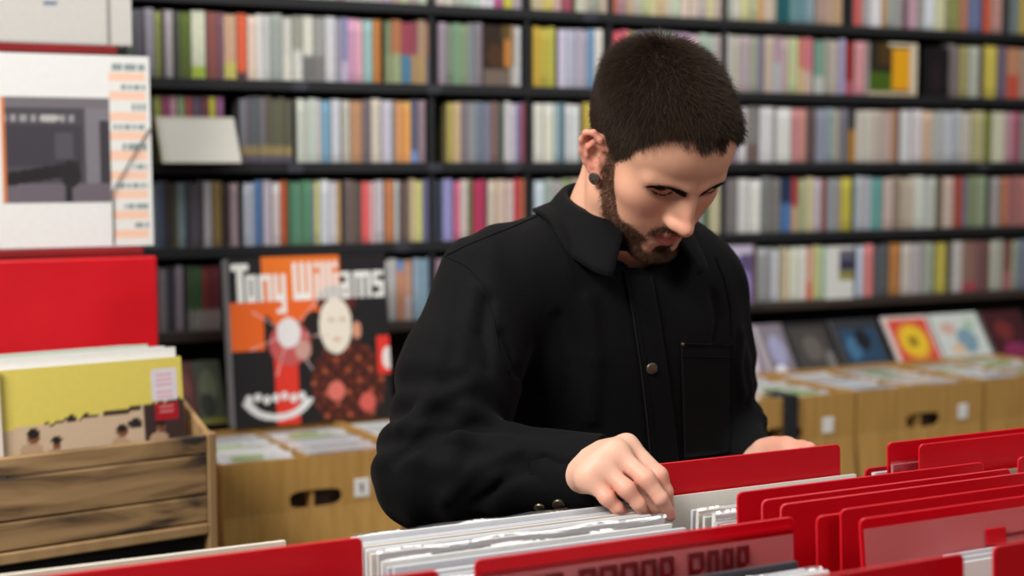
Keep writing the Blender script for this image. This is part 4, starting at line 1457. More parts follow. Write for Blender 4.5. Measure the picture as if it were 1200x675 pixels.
# ---- pose
HC = np.array([0.1605, 1.80, 1.592])
HS = 0.978
HR = rotz(math.radians(30)) @ rotx(math.radians(42.5)) @ roty(math.radians(-2.0))


def to_local(P):
    return ((P - HC.astype(np.float32)) @ HR.astype(np.float32)) / np.float32(HS)


def to_world(p):
    return (np.asarray(p, float) * HS) @ HR.T + HC


NECK_LO = W(722, 262, Y=1.855)


EAR_C = np.array([.0690, -.012, -.001])
_ea = math.radians(28)
EAR_R = np.array([[math.cos(_ea), -math.sin(_ea), 0], [math.sin(_ea), math.cos(_ea), 0], [0, 0, 1]])   # rows: outward, back, up
_et = math.radians(20)
EAR_R = np.array([EAR_R[0], EAR_R[1] * math.cos(_et) - EAR_R[2] * math.sin(_et), EAR_R[2] * math.cos(_et) + EAR_R[1] * math.sin(_et)])


def head_base(p):
    ax = p.copy()
    ax[..., 0] = np.abs(ax[..., 0])
    d = ell(p, (0, .008, .045), (.0755, .097, .083))
    d = smin(d, ell(p, (0, -.050, .050), (.060, .044, .048)), .03)
    d = smin(d, ell(p, (0, -.042, -.018), (.055, .049, .062)), .03)
    d = smin(d, ell(ax, (.042, -.060, -.008), (.020, .019, .015)), .028)
    d = smin(d, cone(ax, (.058, -.004, -.010), (.050, -.022, -.056), .012, .010), .026)
    d = smin(d, cone(ax, (.050, -.022, -.056), (.013, -.078, -.080), .010, .013), .024)
    d = smin(d, ell(p, (0, -.034, -.052), (.042, .046, .034)), .026)
    d = smin(d, ell(p, (0, -.084, -.080), (.020, .015, .012)), .02)
    d = smin(d, ell(p, (0, -.075, -.052), (.029, .023, .027)), .02)
    d = smin(d, ell(ax, (.032, -.066, -.036), (.018, .017, .022)), .022)
    # brow, sockets, eyes
    d = smin(d, cone(ax, (.010, -.0915, .0245), (.046, -.0755, .0265), .0085, .0075), .013)
    d = smax(d, -ell(ax, (.0305, -.1045, .0150), (.0195, .0205, .0105)), .009)
    eye = cone(ax, (.0315, -.0765, .0190), (.0315, -.0765, .0191), .0126, .0126)
    up = cone(ax, (.0315, -.0768, .0193), (.0315, -.0768, .0194), .0138, .0138)
    lidz = .0132 + 10.0 * (ax[..., 0] - .0315) ** 2
    up = smax(up, lidz - p[..., 2], .0015)
    d = smin(d, eye, .005)
    d = smin(d, up, .002)
    # nose
    d = smin(d, cone(p, (0, -.0895, .021), (0, -.1165, -.0165), .0058, .0068), .011)
    d = smin(d, ell(p, (0, -.094, -.010), (.0150, .014, .022)), .012)
    d = smin(d, ell(p, (0, -.1170, -.0195), (.0074, .0076, .0078)), .007)
    d = smin(d, ell(ax, (.0060, -.108, -.0195), (.0070, .0100, .0070)), .006)
    d = smin(d, ell(ax, (.0115, -.1010, -.0205), (.0064, .0105, .0068)), .007)
    d = smax(d, -ell(ax, (.0052, -.1070, -.0290), (.0030, .0058, .0030)), .003)
    # lips
    d = smin(d, cone(ax, (.005, -.0995, -.0432), (.0220, -.0875, -.0480), .0052, .0022), .005)
    d = smin(d, cone(ax, (.0, -.0980, -.0545), (.0200, -.0875, -.0500), .0066, .0025), .005)
    d = smax(d, -cone(ax, (.0, -.1060, -.0490), (.0230, -.0910, -.0490), .0014, .0010), .003)
    d = smax(d, -ell(p, (0, -.1045, -.0695), (.017, .009, .005)), .010)
    return d


def head_local(p):
    ax = p.copy()
    ax[..., 0] = np.abs(ax[..., 0])
    d = head_base(p)
    q = (ax - EAR_C.astype(np.float32)) @ EAR_R.T.astype(np.float32) / np.float32(.93)
    e = ell(q, (.0, .013, .004), (.0055, .0175, .030))
    rim = [(.003, -.001, .014), (.006, .004, .027), (.0075, .014, .0345), (.0075, .025, .031), (.0065, .031, .019), (.0055, .0305, .004), (.004, .0255, -.010), (.003, .017, -.020), (.003, .009, -.027)]
    e = smin(e, chain(q, rim, [.0034, .0038, .0040, .0040, .0040, .0038, .0036, .0038, .0045]), .004)
    e = smin(e, chain(q, [(.005, .012, .024), (.0065, .020, .012), (.006, .020, .0), (.005, .014, -.012)], [.0022, .0026, .0028, .0026]), .006)
    e = smin(e, ell(q, (.002, .007, -.026), (.0052, .0078, .0085)), .006)
    e = smax(e, -ell(q, (.0075, .0095, .001), (.0085, .0088, .0125)), .005)
    e = smin(e, ell(q, (.002, -.0005, -.003), (.0042, .0042, .006)), .004)
    return smin(d, e * np.float32(.93), .004)


NECK_HI = to_world((0, .030, -.036))
NECK_FR = to_world((0, -.030, -.070))


def head_world(P):
    P = P.astype(np.float32)
    d = head_local(to_local(P)) * np.float32(HS)
    n = cone(P, NECK_HI, NECK_LO, .052, .050)
    n = smin(n, cone(P, NECK_LO, NECK_LO + np.array([.0, .03, -.10]), .058, .070), .03)
    d = smin(d, n, .012)
    # sternomastoid and larynx
    d = smin(d, cone(P, to_world((-.056, .026, -.026)), NECK_LO + np.array([-.015, -.050, -.05]), .011, .010), .016)
    return d


HL = HC - .20
V, F = surface(head_world, HC + np.array([-.17, -.18, -.31]), HC + np.array([.17, .19, .18]), .0019)
hv, hf = V, F
hl = to_local(hv.astype(np.float32)).astype(float)
hn = grad(head_world, hv).astype(float)
hnl = hn @ HR


# ---- masks on the head (local frame)
FY = [-.110, -.088, -.080, -.066, -.055, -.046, -.040, -.033, -.027, -.022, -.016, -.011, .000, .020, .034, .044, .060, .080, .12]
FZ = [.084, .081, .084, .074, .050, .032, .021, .013, .009, .010, .008, .012, .014, .010, -.006, -.022, -.042, -.052, -.052]


def hair_amount(p):
    edge = np.interp(p[:, 1], FY, FZ) + .0025 * np.sin(p[:, 0] * 240) + .002 * np.sin(p[:, 1] * 300)
    return p[:, 2] - edge


BY = [-.125, -.100, -.092, -.086, -.080, -.070, -.058, -.045, -.034, -.026, -.018, -.010, -.004]
BZ = [-.054, -.056, -.054, -.047, -.042, -.045, -.040, -.021, .001, .014, .018, .012, .0]


def beard_amount(p):
    ax_ = np.abs(p[:, 0])
    top = np.interp(p[:, 1], BY, BZ)
    d = top - p[:, 2]
    d = np.minimum(d, p[:, 2] - np.interp(p[:, 1], [-.09, -.075, -.06, -.04, -.022, -.005], [-.100, -.095, -.083, -.068, -.054, -.030]))
    d = np.minimum(d, -.004 + np.minimum(p[:, 2], 0) * .55 - p[:, 1])
    # bare mouth and the patches beside it
    lip = ((ax_ / .024) ** 2 + ((p[:, 2] + .0497) / .0112) ** 2) - 1
    d = np.where((p[:, 1] < -.078), np.minimum(d, lip * .012), d)
    side = ((ax_ - .019) / .009) ** 2 + ((p[:, 2] + .0635) / .009) ** 2 - 1
    d = np.where(p[:, 1] < -.07, np.minimum(d, side * .006), d)
    # moustache
    mo = .0066 - np.abs(p[:, 2] + .0352 + 13.0 * ax_ ** 2)
    mo = np.minimum(mo, .030 - ax_)
    mo = np.where((p[:, 1] < -.076) & (ax_ > .0008), mo, -1)
    return np.maximum(d, mo)


def sstep(a, b, x):
    t = np.clip((x - a) / (b - a), 0, 1)
    return t * t * (3 - 2 * t)


SKIN = lin((223, 168, 139))


def skin_colors(p, nw):
    """Complexion plus painted eye-socket shade: redder nose, cheeks, ears and lips; follicles under hair and beard."""
    ax_ = np.abs(p[:, 0])
    c = np.tile(SKIN, (len(p), 1))
    blush = np.exp(-(((ax_ - .040) / .022) ** 2 + ((p[:, 2] + .012) / .02) ** 2 + ((p[:, 1] + .065) / .03) ** 2))
    nose = np.exp(-((ax_ / .014) ** 2 + ((p[:, 2] + .014) / .018) ** 2 + ((p[:, 1] + .112) / .018) ** 2))
    q = (np.stack([ax_, p[:, 1], p[:, 2]], 1) - EAR_C) @ EAR_R.T
    ear = sstep(-.001, .004, q[:, 0]) * ((q[:, 1] > -.004) & (q[:, 1] < .038) & (q[:, 2] > -.036) & (q[:, 2] < .042))
    red = lin((214, 128, 112))
    for m_, s in ((blush, .45), (nose, .4), (ear, .6)):
        c += (red - c) * (m_ * s)[:, None]
    socket_shade = np.exp(-(((ax_ - .0315) / .018) ** 2 + ((p[:, 2] - .013) / .010) ** 2 + ((p[:, 1] + .085) / .016) ** 2))  # shade of the eye sockets painted into the skin colour
    c += (lin((150, 98, 80)) - c) * (socket_shade * .5)[:, None]
    lipu = (np.abs(p[:, 2] + .0492 - 2.2 * ax_ ** 2 * -4) < .0052)
    lip = sstep(1.0, .55, (ax_ / .023) ** 2 + ((p[:, 2] + .0495) / .0098) ** 2) * (p[:, 1] < -.082)
    c += (lin((186, 92, 88)) - c) * (lip * .85)[:, None]
    lid = np.exp(-((p[:, 2] - (.0128 + 10 * (ax_ - .0315) ** 2)) / .0009) ** 2) * (np.abs(ax_ - .0315) < .0135) * (p[:, 1] < -.072)
    c += (lin((58, 40, 34)) - c) * (lid * .9)[:, None]
    b = sstep(-.001, .006, beard_amount(p))
    c += (lin((112, 78, 58)) - c) * (b * .5)[:, None]
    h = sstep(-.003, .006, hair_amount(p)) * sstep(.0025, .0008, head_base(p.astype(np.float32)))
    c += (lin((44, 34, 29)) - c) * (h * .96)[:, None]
    return np.clip(c, 0, 1)


def skin_mat():
    m, nt, p = new_mat('skin')
    at = nt.nodes.new('ShaderNodeAttribute')
    at.attribute_name = 'print'
    tc = nt.nodes.new('ShaderNodeTexCoord')
    nz = nt.nodes.new('ShaderNodeTexNoise')
    nz.inputs['Scale'].default_value = 260
    nz.inputs['Detail'].default_value = 3
    b = nt.nodes.new('ShaderNodeBump')
    b.inputs['Strength'].default_value = .16
    b.inputs['Distance'].default_value = .0006
    L = nt.links
    L.new(tc.outputs['Object'], nz.inputs['Vector'])
    L.new(nz.outputs['Fac'], b.inputs['Height'])
    L.new(b.outputs['Normal'], p.inputs['Normal'])
    L.new(at.outputs['Color'], p.inputs['Base Color'])
    p.inputs['Roughness'].default_value = .5
    p.inputs['Specular IOR Level'].default_value = .38
    p.inputs['Subsurface Weight'].default_value = .08
    p.inputs['Subsurface Radius'].default_value = (.9, .35, .2)
    p.inputs['Subsurface Scale'].default_value = .006
    return m


M_SKIN = skin_mat()

# ---- hands
def J(px, py, Y):
    return W(px, py, Y=Y)


RH = dict(wrist=J(681, 552, 1.632),
          mcp=[J(735, 521, 1.604), J(721, 531, 1.584), J(704, 545, 1.576), J(689, 559, 1.575)],
          pip=[J(772, 557, 1.586), J(757, 561, 1.563), J(734, 573, 1.558), J(711, 583, 1.560)],
          dip=[J(780, 576, 1.586), J(774, 584, 1.560), J(748, 590, 1.560), J(723, 595, 1.562)],
          tip=[J(783, 592, 1.590), J(785, 604, 1.567), J(756, 603, 1.570), J(732, 604, 1.571)])
RADS = [(.0102, .0089, .0078, .0064), (.0104, .0092, .0079, .0065), (.0100, .0087, .0076, .0063), (.0090, .0077, .0068, .0057)]


def right_hand(P):
    P = P.astype(np.float32)
    w = RH['wrist']
    back = (RH['mcp'][0] - RH['mcp'][3])
    d = None
    for i in range(4):
        rt = w + (RH['mcp'][i] - np.mean(RH['mcp'], 0)) * .45
        e = cone(P, rt, RH['mcp'][i] + np.array([0, .004, -.003]), .0160, .0118)
        d = e if d is None else smin(d, e, .026)
    for i in range(3):
        e = cone(P, RH['mcp'][i] * .55 + w * .45, RH['mcp'][i + 1], .0125, .011)
        d = smin(d, e, .014)
    fing = None
    for i in range(4):
        ps = [RH[k][i] for k in ('mcp', 'pip', 'dip', 'tip')]
        r = RADS[i]
        e = smin(cone(P, ps[0], ps[1], r[0], r[1]), cone(P, ps[1], ps[2], r[1] * .97, r[2]), .006)
        e = smin(e, cone(P, ps[2], ps[3], r[2], r[3]), .003)
        fing = e if fing is None else smin(fing, e, .0035)
    d = smin(d, fing, .009)
    # thumb, behind the fingers
    t0, t1, t2, t3 = J(690, 548, 1.632), J(716, 560, 1.620), J(744, 580, 1.602), J(764, 596, 1.590)
    th_ = smin(cone(P, t0, t1, .017, .0130), cone(P, t1, t2, .0125, .0105), .006)
    th_ = smin(th_, cone(P, t2, t3, .0105, .0085), .004)
    d = smin(d, th_, .012)
    # wrist and forearm inside the cuff
    wb = J(600, 558, 1.700)
    d = smin(d, cone(P, w, wb, .0235, .030), .016)
    # nail on the middle finger
    return d


LH = dict(wrist=J(890, 552, 1.865), mcp=[J(928, 531, 1.815), J(920, 525, 1.828), J(906, 524, 1.842), J(893, 527, 1.853)],
          pip=[J(948, 527, 1.802), J(940, 525, 1.812), J(922, 521, 1.826), J(908, 522, 1.838)],
          dip=[J(950, 535, 1.796), J(943, 536, 1.804), J(926, 536, 1.818), J(908, 537, 1.830)],
          tip=[J(950, 549, 1.797), J(943, 552, 1.805), J(926, 552, 1.819), J(908, 551, 1.831)])


def left_hand(P):
    P = P.astype(np.float32)
    w = LH['wrist']
    d = None
    for i in range(4):
        rt = w + (LH['mcp'][i] - np.mean(LH['mcp'], 0)) * .4
        e = cone(P, rt, LH['mcp'][i], .016, .0120)
        d = e if d is None else smin(d, e, .014)
        ps = [LH[k][i] for k in ('mcp', 'pip', 'dip', 'tip')]
        r = RADS[i]
        e = smin(cone(P, ps[0], ps[1], r[0], r[1]), cone(P, ps[1], ps[2], r[1], r[2]), .003)
        e = smin(e, cone(P, ps[2], ps[3], r[2], r[3]), .003)
        d = smin(d, e, .005)
    t0, t1, t2 = J(902, 552, 1.845), J(925, 556, 1.825), J(944, 560, 1.815)
    d = smin(d, smin(cone(P, t0, t1, .015, .0115), cone(P, t1, t2, .011, .0085), .005), .010)
    d = smin(d, cone(P, w, J(884, 580, 1.93), .026, .032), .016)
    return d


rv, rf = surface(right_hand, RH['wrist'] + np.array([-.09, -.13, -.09]), RH['wrist'] + np.array([.16, .09, .10]), .0016)
lv, lf = surface(left_hand, LH['wrist'] + np.array([-.06, -.13, -.13]), LH['wrist'] + np.array([.12, .11, .08]), .0019)


def hand_colors(v, H):
    c = np.tile(lin((230, 184, 160)), (len(v), 1))
    red = lin((216, 126, 106))
    for i in range(4):
        for k, s, a in (('mcp', .010, .12), ('pip', .0075, .55), ('dip', .007, .30), ('tip', .008, .40)):
            g = np.exp(-((v - H[k][i]) ** 2).sum(1) / (2 * s * s) * .55)
            c += (red - c) * (g * a)[:, None]
    return c


# nail of the middle finger on the near side
nail_c = RH['tip'][1] + np.array([.0035, -.0045, .003])
rc = hand_colors(rv, RH)
g = np.exp(-((rv - nail_c) ** 2).sum(1) / (2 * .0042 ** 2))
rc += (lin((206, 140, 132)) - rc) * np.clip(g * 1.3, 0, .9)[:, None]


# ---- body under the clothes (coarse) joined with head and hands as one skin
def Bp(px, py, Y):
    return W(px, py, Y=Y)


TA = math.radians(25)
TX = np.array([math.cos(TA), math.sin(TA), 0])
TY = np.array([-math.sin(TA), math.cos(TA), 0])
TR = np.stack([TX, TY, np.array([0, 0, 1.0])], 1)
SH_R, EL_R, WR_R = Bp(580, 338, 1.81), Bp(508, 553, 1.690), Bp(683, 556, 1.636)
SH_L, EL_L, WR_L = Bp(815, 338, 1.955), Bp(836, 505, 1.985), Bp(884, 556, 1.885)
CH = Bp(715, 395, 1.905)
WA = Bp(728, 590, 1.93)
HP = np.array([WA[0] + .01, WA[1] + .0, .95])


def body(P):
    P = P.astype(np.float32)
    d = ell(P, CH, (.150, .098, .14), TR)
    d = smin(d, ell(P, WA, (.140, .092, .22), TR), .06)
    d = smin(d, ell(P, HP, (.155, .105, .14), TR), .06)
    d = smin(d, cone(P, SH_R, SH_L, .048, .048), .05)
    for s, e, w in ((SH_R, EL_R, WR_R), (SH_L, EL_L, WR_L)):
        d = smin(d, cone(P, s, e, .046, .036), .03)
        d = smin(d, cone(P, e, w, .036, .027), .02)
    for sx in (-1, 1):
        hip = HP + sx * .085 * TX + np.array([0, 0, -.06])
        kn = hip + np.array([0, -.02, -.40])
        an = kn + np.array([0, .03, -.41])
        d = smin(d, cone(P, hip, kn, .080, .052), .03)
        d = smin(d, cone(P, kn, an, .052, .036), .02)
    return d


bv, bf_ = surface(body, (-.35, 1.50, .04), (.62, 2.25, 1.58), .010)
sv = np.concatenate([hv, rv, lv, bv])
sf = np.concatenate([hf, rf + len(hv), lf + len(hv) + len(rv), bf_ + len(hv) + len(rv) + len(lv)])
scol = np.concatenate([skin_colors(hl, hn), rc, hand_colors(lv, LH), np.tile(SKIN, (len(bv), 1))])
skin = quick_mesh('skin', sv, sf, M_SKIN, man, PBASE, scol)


# ---- strands
def strand_mat(name, c, rough=.45):
    m, nt, p = new_mat(name)
    inf = nt.nodes.new('ShaderNodeHairInfo')
    cr = nt.nodes.new('ShaderNodeValToRGB')
    cr.color_ramp.elements[0].color = (*lin(np.array(c) * .72), 1)
    cr.color_ramp.elements[1].color = (*np.clip(lin(np.array(c) * 1.22), 0, 1), 1)
    nt.links.new(inf.outputs['Random'], cr.inputs['Fac'])
    nt.links.new(cr.outputs['Color'], p.inputs['Base Color'])
    p.inputs['Roughness'].default_value = rough
    p.inputs['Specular IOR Level'].default_value = .18
    return m


M_HAIR = strand_mat('dark_brown_hair', (56, 42, 32))
M_BEARD = strand_mat('brown_beard_hair', (84, 58, 42))
M_LASH = strand_mat('black_lash_hair', (24, 18, 16))


def strands(name, roots, dirs, lengths, mat, parent, r0=.00016, curl=None, seg=4):
    n = len(roots)
    hc = bpy.data.hair_curves.new(name)
    hc.add_curves([seg] * n)
    t = np.linspace(0, 1, seg)[None, :, None]
    pts = roots[:, None] + dirs[:, None] * t * lengths[:, None, None]
    if curl is not None:
        pts = pts + curl[:, None] * (t ** 2) * lengths[:, None, None]
    pts = pts - PBASE
    hc.attributes['position'].data.foreach_set('vector', pts.astype(np.float32).ravel()) if 'position' in hc.attributes else None
    if 'radius' not in hc.attributes:
        hc.attributes.new('radius', 'FLOAT', 'POINT')
    rad = np.repeat((r0 * (1 - .75 * np.linspace(0, 1, seg)))[None], n, 0)
    hc.attributes['radius'].data.foreach_set('value', rad.astype(np.float32).ravel())
    hc.materials.append(mat)
    o = bpy.data.objects.new(name, hc)
    COL.objects.link(o)
    o.parent = parent
    return o


def pick(weight, n, jit=.0012):
    w = np.clip(weight, 0, None)
    i = rng.choice(len(w), n, p=w / w.sum())
    j = rng.normal(0, jit, (n, 3))
    nn = hn[i]
    j -= nn * (j * nn).sum(1)[:, None]
    return hv[i] + j, nn, hl[i]


def unit(v):
    return v / (np.linalg.norm(v, axis=-1, keepdims=True) + 1e-12)


def loc_dir(v):
    return np.asarray(v, float) @ HR.T


# scalp
ha = hair_amount(hl)
q_ = (np.stack([np.abs(hl[:, 0]), hl[:, 1], hl[:, 2]], 1) - EAR_C) @ EAR_R.T
on_ear = head_base(hl.astype(np.float32)) > .0009
wgt = sstep(-.004, .006, ha) * (~on_ear) * (hl[:, 2] > -.075)
root, nn, pl = pick(wgt, 46000)
crown = np.array([0, .055, .115])
rad_l = unit(pl - crown)
nl = nn @ HR
flow = rad_l - nl * (rad_l * nl).sum(1)[:, None]
flow = unit(flow)
side = sstep(.085, .045, pl[:, 2])
top = 1 - side
fl = loc_dir(flow)
d = unit(nn * (.55 + .45 * top)[:, None] + fl * (.75 - .1 * top)[:, None] + rng.normal(0, .27, root.shape) + loc_dir(np.stack([np.zeros(len(pl)), -.25 * top, -.5 * side], 1)))
edge = sstep(-.004, .02, np.interp(np.arange(len(pl)), np.arange(len(pl)), hair_amount(pl)))
front = sstep(-.04, -.09, pl[:, 1])
ln = (.0060 + .0078 * top * (1 - .35 * front)) * (.35 + .65 * edge) * rng.uniform(.6, 1.3, len(pl))
strands('hair', root, d, ln, M_HAIR, man, .00019, curl=fl * .35 + rng.normal(0, .12, root.shape))

# beard, moustache, brows, lashes
ba = beard_amount(hl)
wgt = sstep(-.0015, .006, ba) * (~on_ear)
dens = np.where(hl[:, 1] < -.070, 1.25, .55) * np.where(hl[:, 2] < -.075, 1.15, 1)
root, nn, pl = pick(wgt * dens, 15000)
down = loc_dir(np.stack([np.zeros(len(pl)), .35 * np.ones(len(pl)), -np.ones(len(pl))], 1))
dn = down - nn * (down * nn).sum(1)[:, None]
d = unit(nn * .55 + dn * .8 + rng.normal(0, .28, root.shape))
ln = rng.uniform(.0030, .0065, len(pl)) * np.where(pl[:, 2] < -.07, 1.2, .9)
strands('beard', root, d, ln, M_BEARD, man, .00016)

axl = np.abs(hl[:, 0])
browc = np.interp(axl, [.008, .030, .044, .054], [.0222, .0246, .0230, .0180])
bw = np.exp(-((hl[:, 2] - browc) / np.interp(axl, [.009, .02, .05], [.0033, .0036, .0022])) ** 2) * (axl > .009) * (axl < .051) * (hl[:, 1] < -.055) * np.where(axl > .043, .5, 1.0)
bw[bw < .12] = 0
root, nn, pl = pick(bw, 2500, .0006)
sg = np.sign(pl[:, 0])
d = unit(loc_dir(np.stack([sg * 1.0, .45 * np.ones(len(pl)), .28 * np.ones(len(pl)) - 6 * np.clip(np.abs(pl[:, 0]) - .03, 0, 1)], 1)) + nn * .28 + rng.normal(0, .12, root.shape))
strands('eyebrow', root, d, rng.uniform(.004, .0075, len(pl)), M_LASH, man, .00014)
lw = np.exp(-((hl[:, 2] - (.0132 + 10 * (axl - .0315) ** 2)) / .0009) ** 2) * (np.abs(axl - .0315) < .0125) * (hl[:, 1] < -.078)
lw[lw < .2] = 0
root, nn, pl = pick(lw, 460, .0003)
d = unit(nn * .35 + loc_dir(np.stack([np.sign(pl[:, 0]) * (np.abs(pl[:, 0]) - .028) * 30, np.zeros(len(pl)), -.9 * np.ones(len(pl))], 1)) + rng.normal(0, .12, root.shape))
strands('eyelash', root, d, rng.uniform(.0018, .0034, len(pl)), M_LASH, man, .00009)

# ear plug
ec = EAR_C + np.array([.004, .007, -.0255]) @ EAR_R
for sgn in (-1, 1):
    cl = np.array([ec[0] * sgn, ec[1], ec[2]])
    out = EAR_R[0] * np.array([sgn, 1, 1])
    a = unit(np.cross(out, [0, 0, 1.0]))
    b = np.cross(out, a)
    th = np.linspace(0, 2 * np.pi, 28, endpoint=False)
    prof = [(-.010, .0068), (.0015, .0068), (.0030, .0076), (.0042, .0076), (.0047, .0070), (.0046, .0060), (.0049, .0050), (.0053, .0)]
    v, f = [], []
    for t, r in prof:
        v += [to_world(cl + out * t + r * (math.cos(x) * a + math.sin(x) * b)) - PBASE for x in th]
    for i in range(len(prof) - 1):
        for j in range(28):
            k = (j + 1) % 28
            f.append([i * 28 + j, i * 28 + k, (i + 1) * 28 + k, (i + 1) * 28 + j])
    o = mesh_obj('ear_plug', v, f, noise_mat('dark_wood_plug', (46, 38, 34), (92, 80, 70), 420, .6), man, smooth=True)
    o['label'] = 'dark wooden ear plug'
# ------------------------------------------------------------------ jacket
def noise3(P, seed, k):
    r_ = np.random.default_rng(seed)
    out = 0
    for i in range(5):
        d_ = unit(r_.normal(size=3)).astype(np.float32)
        out = out + np.sin(P @ d_ * np.float32(k * r_.uniform(.7, 1.4)) + np.float32(r_.uniform(0, 6.28)))
    return out / 5


AXF = unit(WR_R - EL_R)
CUFF_R = WR_R
AXL = unit(WR_L - EL_L)


def axis_coords(P, a, b):
    a32, d_ = a.astype(np.float32), (b - a).astype(np.float32)
    L_ = float(np.linalg.norm(d_))
    t = (P - a32) @ (d_ / L_)
    return t, L_


FOLDS = []        # (polyline of world points, radius, sign) filled below


def jacket_core(P):
    d = ell(P, CH + np.array([0, 0, .02]), (.178, .118, .155), TR)
    d = smin(d, ell(P, WA, (.172, .116, .30), TR), .07)
    d = smin(d, cone(P, SH_R + np.array([.022, .01, .012]), SH_L + np.array([-.022, -.01, .012]), .060, .056), .05)
    nb = NECK_LO + np.array([-.005, .014, -.078])
    d = smin(d, cone(P, SH_R + np.array([.05, .015, .010]), nb, .052, .062), .04)
    d = smin(d, cone(P, SH_L + np.array([-.05, -.015, .010]), nb, .050, .062), .04)
    return d


def sleeve(P, s, e, w, r0, r1, r2, r3, k=.035):
    m_ = (s + e) / 2 + np.array([-.006, -.006, 0])
    a = cone(P, s, m_, r0, r1)
    a = smin(a, cone(P, m_, e, r1, r2), .03)
    b = cone(P, e, w, r2, r3)
    return smin(a, b, k)


def jacket(P):
    P = P.astype(np.float32)
    d = jacket_core(P)
    sr = sleeve(P, SH_R, EL_R, WR_R, .070, .0665, .060, .0425)
    sl = sleeve(P, SH_L, EL_L, WR_L, .066, .062, .056, .0425)
    # sleeve folds: rings squeezed round the elbow, long soft pleats on the upper arm
    for nm_, s, e, w in (('r', SH_R, EL_R, WR_R), ('l', SH_L, EL_L, WR_L)):
        t, L_ = axis_coords(P, s, e)
        u, M_ = axis_coords(P, e, w)
        n1 = noise3(P, 3 if nm_ == 'r' else 4, 26)
        ring = np.sin(t * 150 + n1 * 3.2) * np.exp(-((t - L_ * .86) / (L_ * .26)) ** 2) * .0035
        ring2 = np.sin(u * 130 + n1 * 3.0 + 1.0) * np.exp(-((u - M_ * .22) / (M_ * .34)) ** 2) * .0034
        soft = n1 * .0022
        if nm_ == 'r':
            sr = sr - ring - ring2 - soft
        else:
            sl = sl - ring - ring2 - soft
    n2 = noise3(P, 9, 17)
    n3 = noise3(P * np.array([1.0, 1.0, .35], np.float32), 12, 40)
    d = d - n2 * .0045 - n3 * .0022
    # armhole: a shallow seam where the sleeves join
    d = smin(d, sr, .014)
    d = smin(d, sl, .014)
    for pts, rr, sg in FOLDS:
        f_ = chain(P, pts, [rr] * len(pts), .004)
        d = smin(d, f_, rr * 2.2) if sg > 0 else smax(d, -f_, rr * 1.6)
    # open ends: neck, hem, cuffs
    nh = np.sqrt((((P - (NECK_LO + np.array([0, -.004, .03])).astype(np.float32)) @ TR.astype(np.float32))[..., :2] ** 2).sum(-1)) - .058
    nh = smax(nh, (NECK_LO[2] - .075) - P[..., 2], .01)
    d = smax(d, -nh, .006)
    for e, w, ax_ in ((EL_R, WR_R, AXF), (EL_L, WR_L, AXL)):
        u = (P - w.astype(np.float32)) @ ax_.astype(np.float32)
        rad = np.sqrt(np.maximum(((P - w.astype(np.float32)) ** 2).sum(-1) - u * u, 0))
        near = ((P - w.astype(np.float32)) ** 2).sum(-1) < .12 ** 2
        cut = np.where(near, u - .012, -1)
        d = smax(d, cut.astype(np.float32), .003)
        bore = np.maximum(rad - .0345, -.035 - u)
        d = np.where(near, smax(d, -bore.astype(np.float32), .003), d)
    return smax(d, (.86 - P[..., 2]).astype(np.float32), .006)


def trace(px, py, lift=0.0, f=None):
    """Where a sight line first meets the jacket; lifted along the surface normal."""
    f = f or jacket
    o = np.array([0, 0, CAM_Z])
    d_ = ray(px, py)
    d_ = d_ / np.linalg.norm(d_)
    t = 1.25
    for _ in range(90):
        p = (o + t * d_)[None]
        v = float(f(p)[0])
        t += max(v * .6, .0002)
        if v < .0004:
            break
    p = o + t * d_
    n = grad(f, p[None])[0]
    return p + n * lift, n


# drawn-in folds seen in the cloth
def fold(pts, rr, sg, lift=0.0):
    FOLDS.append(([trace(x, y, lift)[0] for x, y in pts], rr, sg))


_tmp = []
for pts, rr, sg, lf in (([(572, 352), (566, 390), (574, 430)], .006, -1, .001), ([(556, 340), (548, 380), (540, 430)], .006, 1, -.001), ([(590, 392), (604, 432), (628, 462)], .005, -1, .0005),
                        ([(470, 500), (505, 470), (548, 452)], .006, 1, -.0015), ([(463, 540), (505, 508), (560, 500)], .006, -1, .001), ([(520, 585), (560, 545), (606, 528)], .005, 1, -.0015),
                        ([(560, 590), (596, 560), (640, 540)], .0045, -1, .001), ([(690, 350), (698, 420), (692, 490)], .006, 1, -.003), ([(655, 372), (664, 430), (660, 500)], .006, -1, .003),
                        ([(836, 345), (842, 372), (838, 398)], .005, -1, .001), ([(868, 392), (864, 430), (870, 462)], .005, 1, -.001)):
    _tmp.append(([trace(x, y, lf)[0] for x, y in pts], rr, sg))
FOLDS += _tmp

M_CLOTH = noise_mat('black_cotton_twill', (4, 4, 5), (8, 8, 10), 700, .82, bump=.12, stretch=(1, 1, .35), spec=.14, sheen=.02)
M_CLOTH_SEAM = noise_mat('black_stitching', (8, 8, 9), (13, 13, 14), 300, .85, spec=.15)
M_SNAP = noise_mat('dark_brass_snap', (92, 84, 68), (126, 116, 96), 90, .38, metal=.9)

jv, jf = surface(jacket, (-.24, 1.48, .84), (.56, 2.16, 1.60), .0042)
jk = quick_mesh('jacket', jv, jf, M_CLOTH, man, PBASE)
jk['label'] = 'black button-up work jacket'


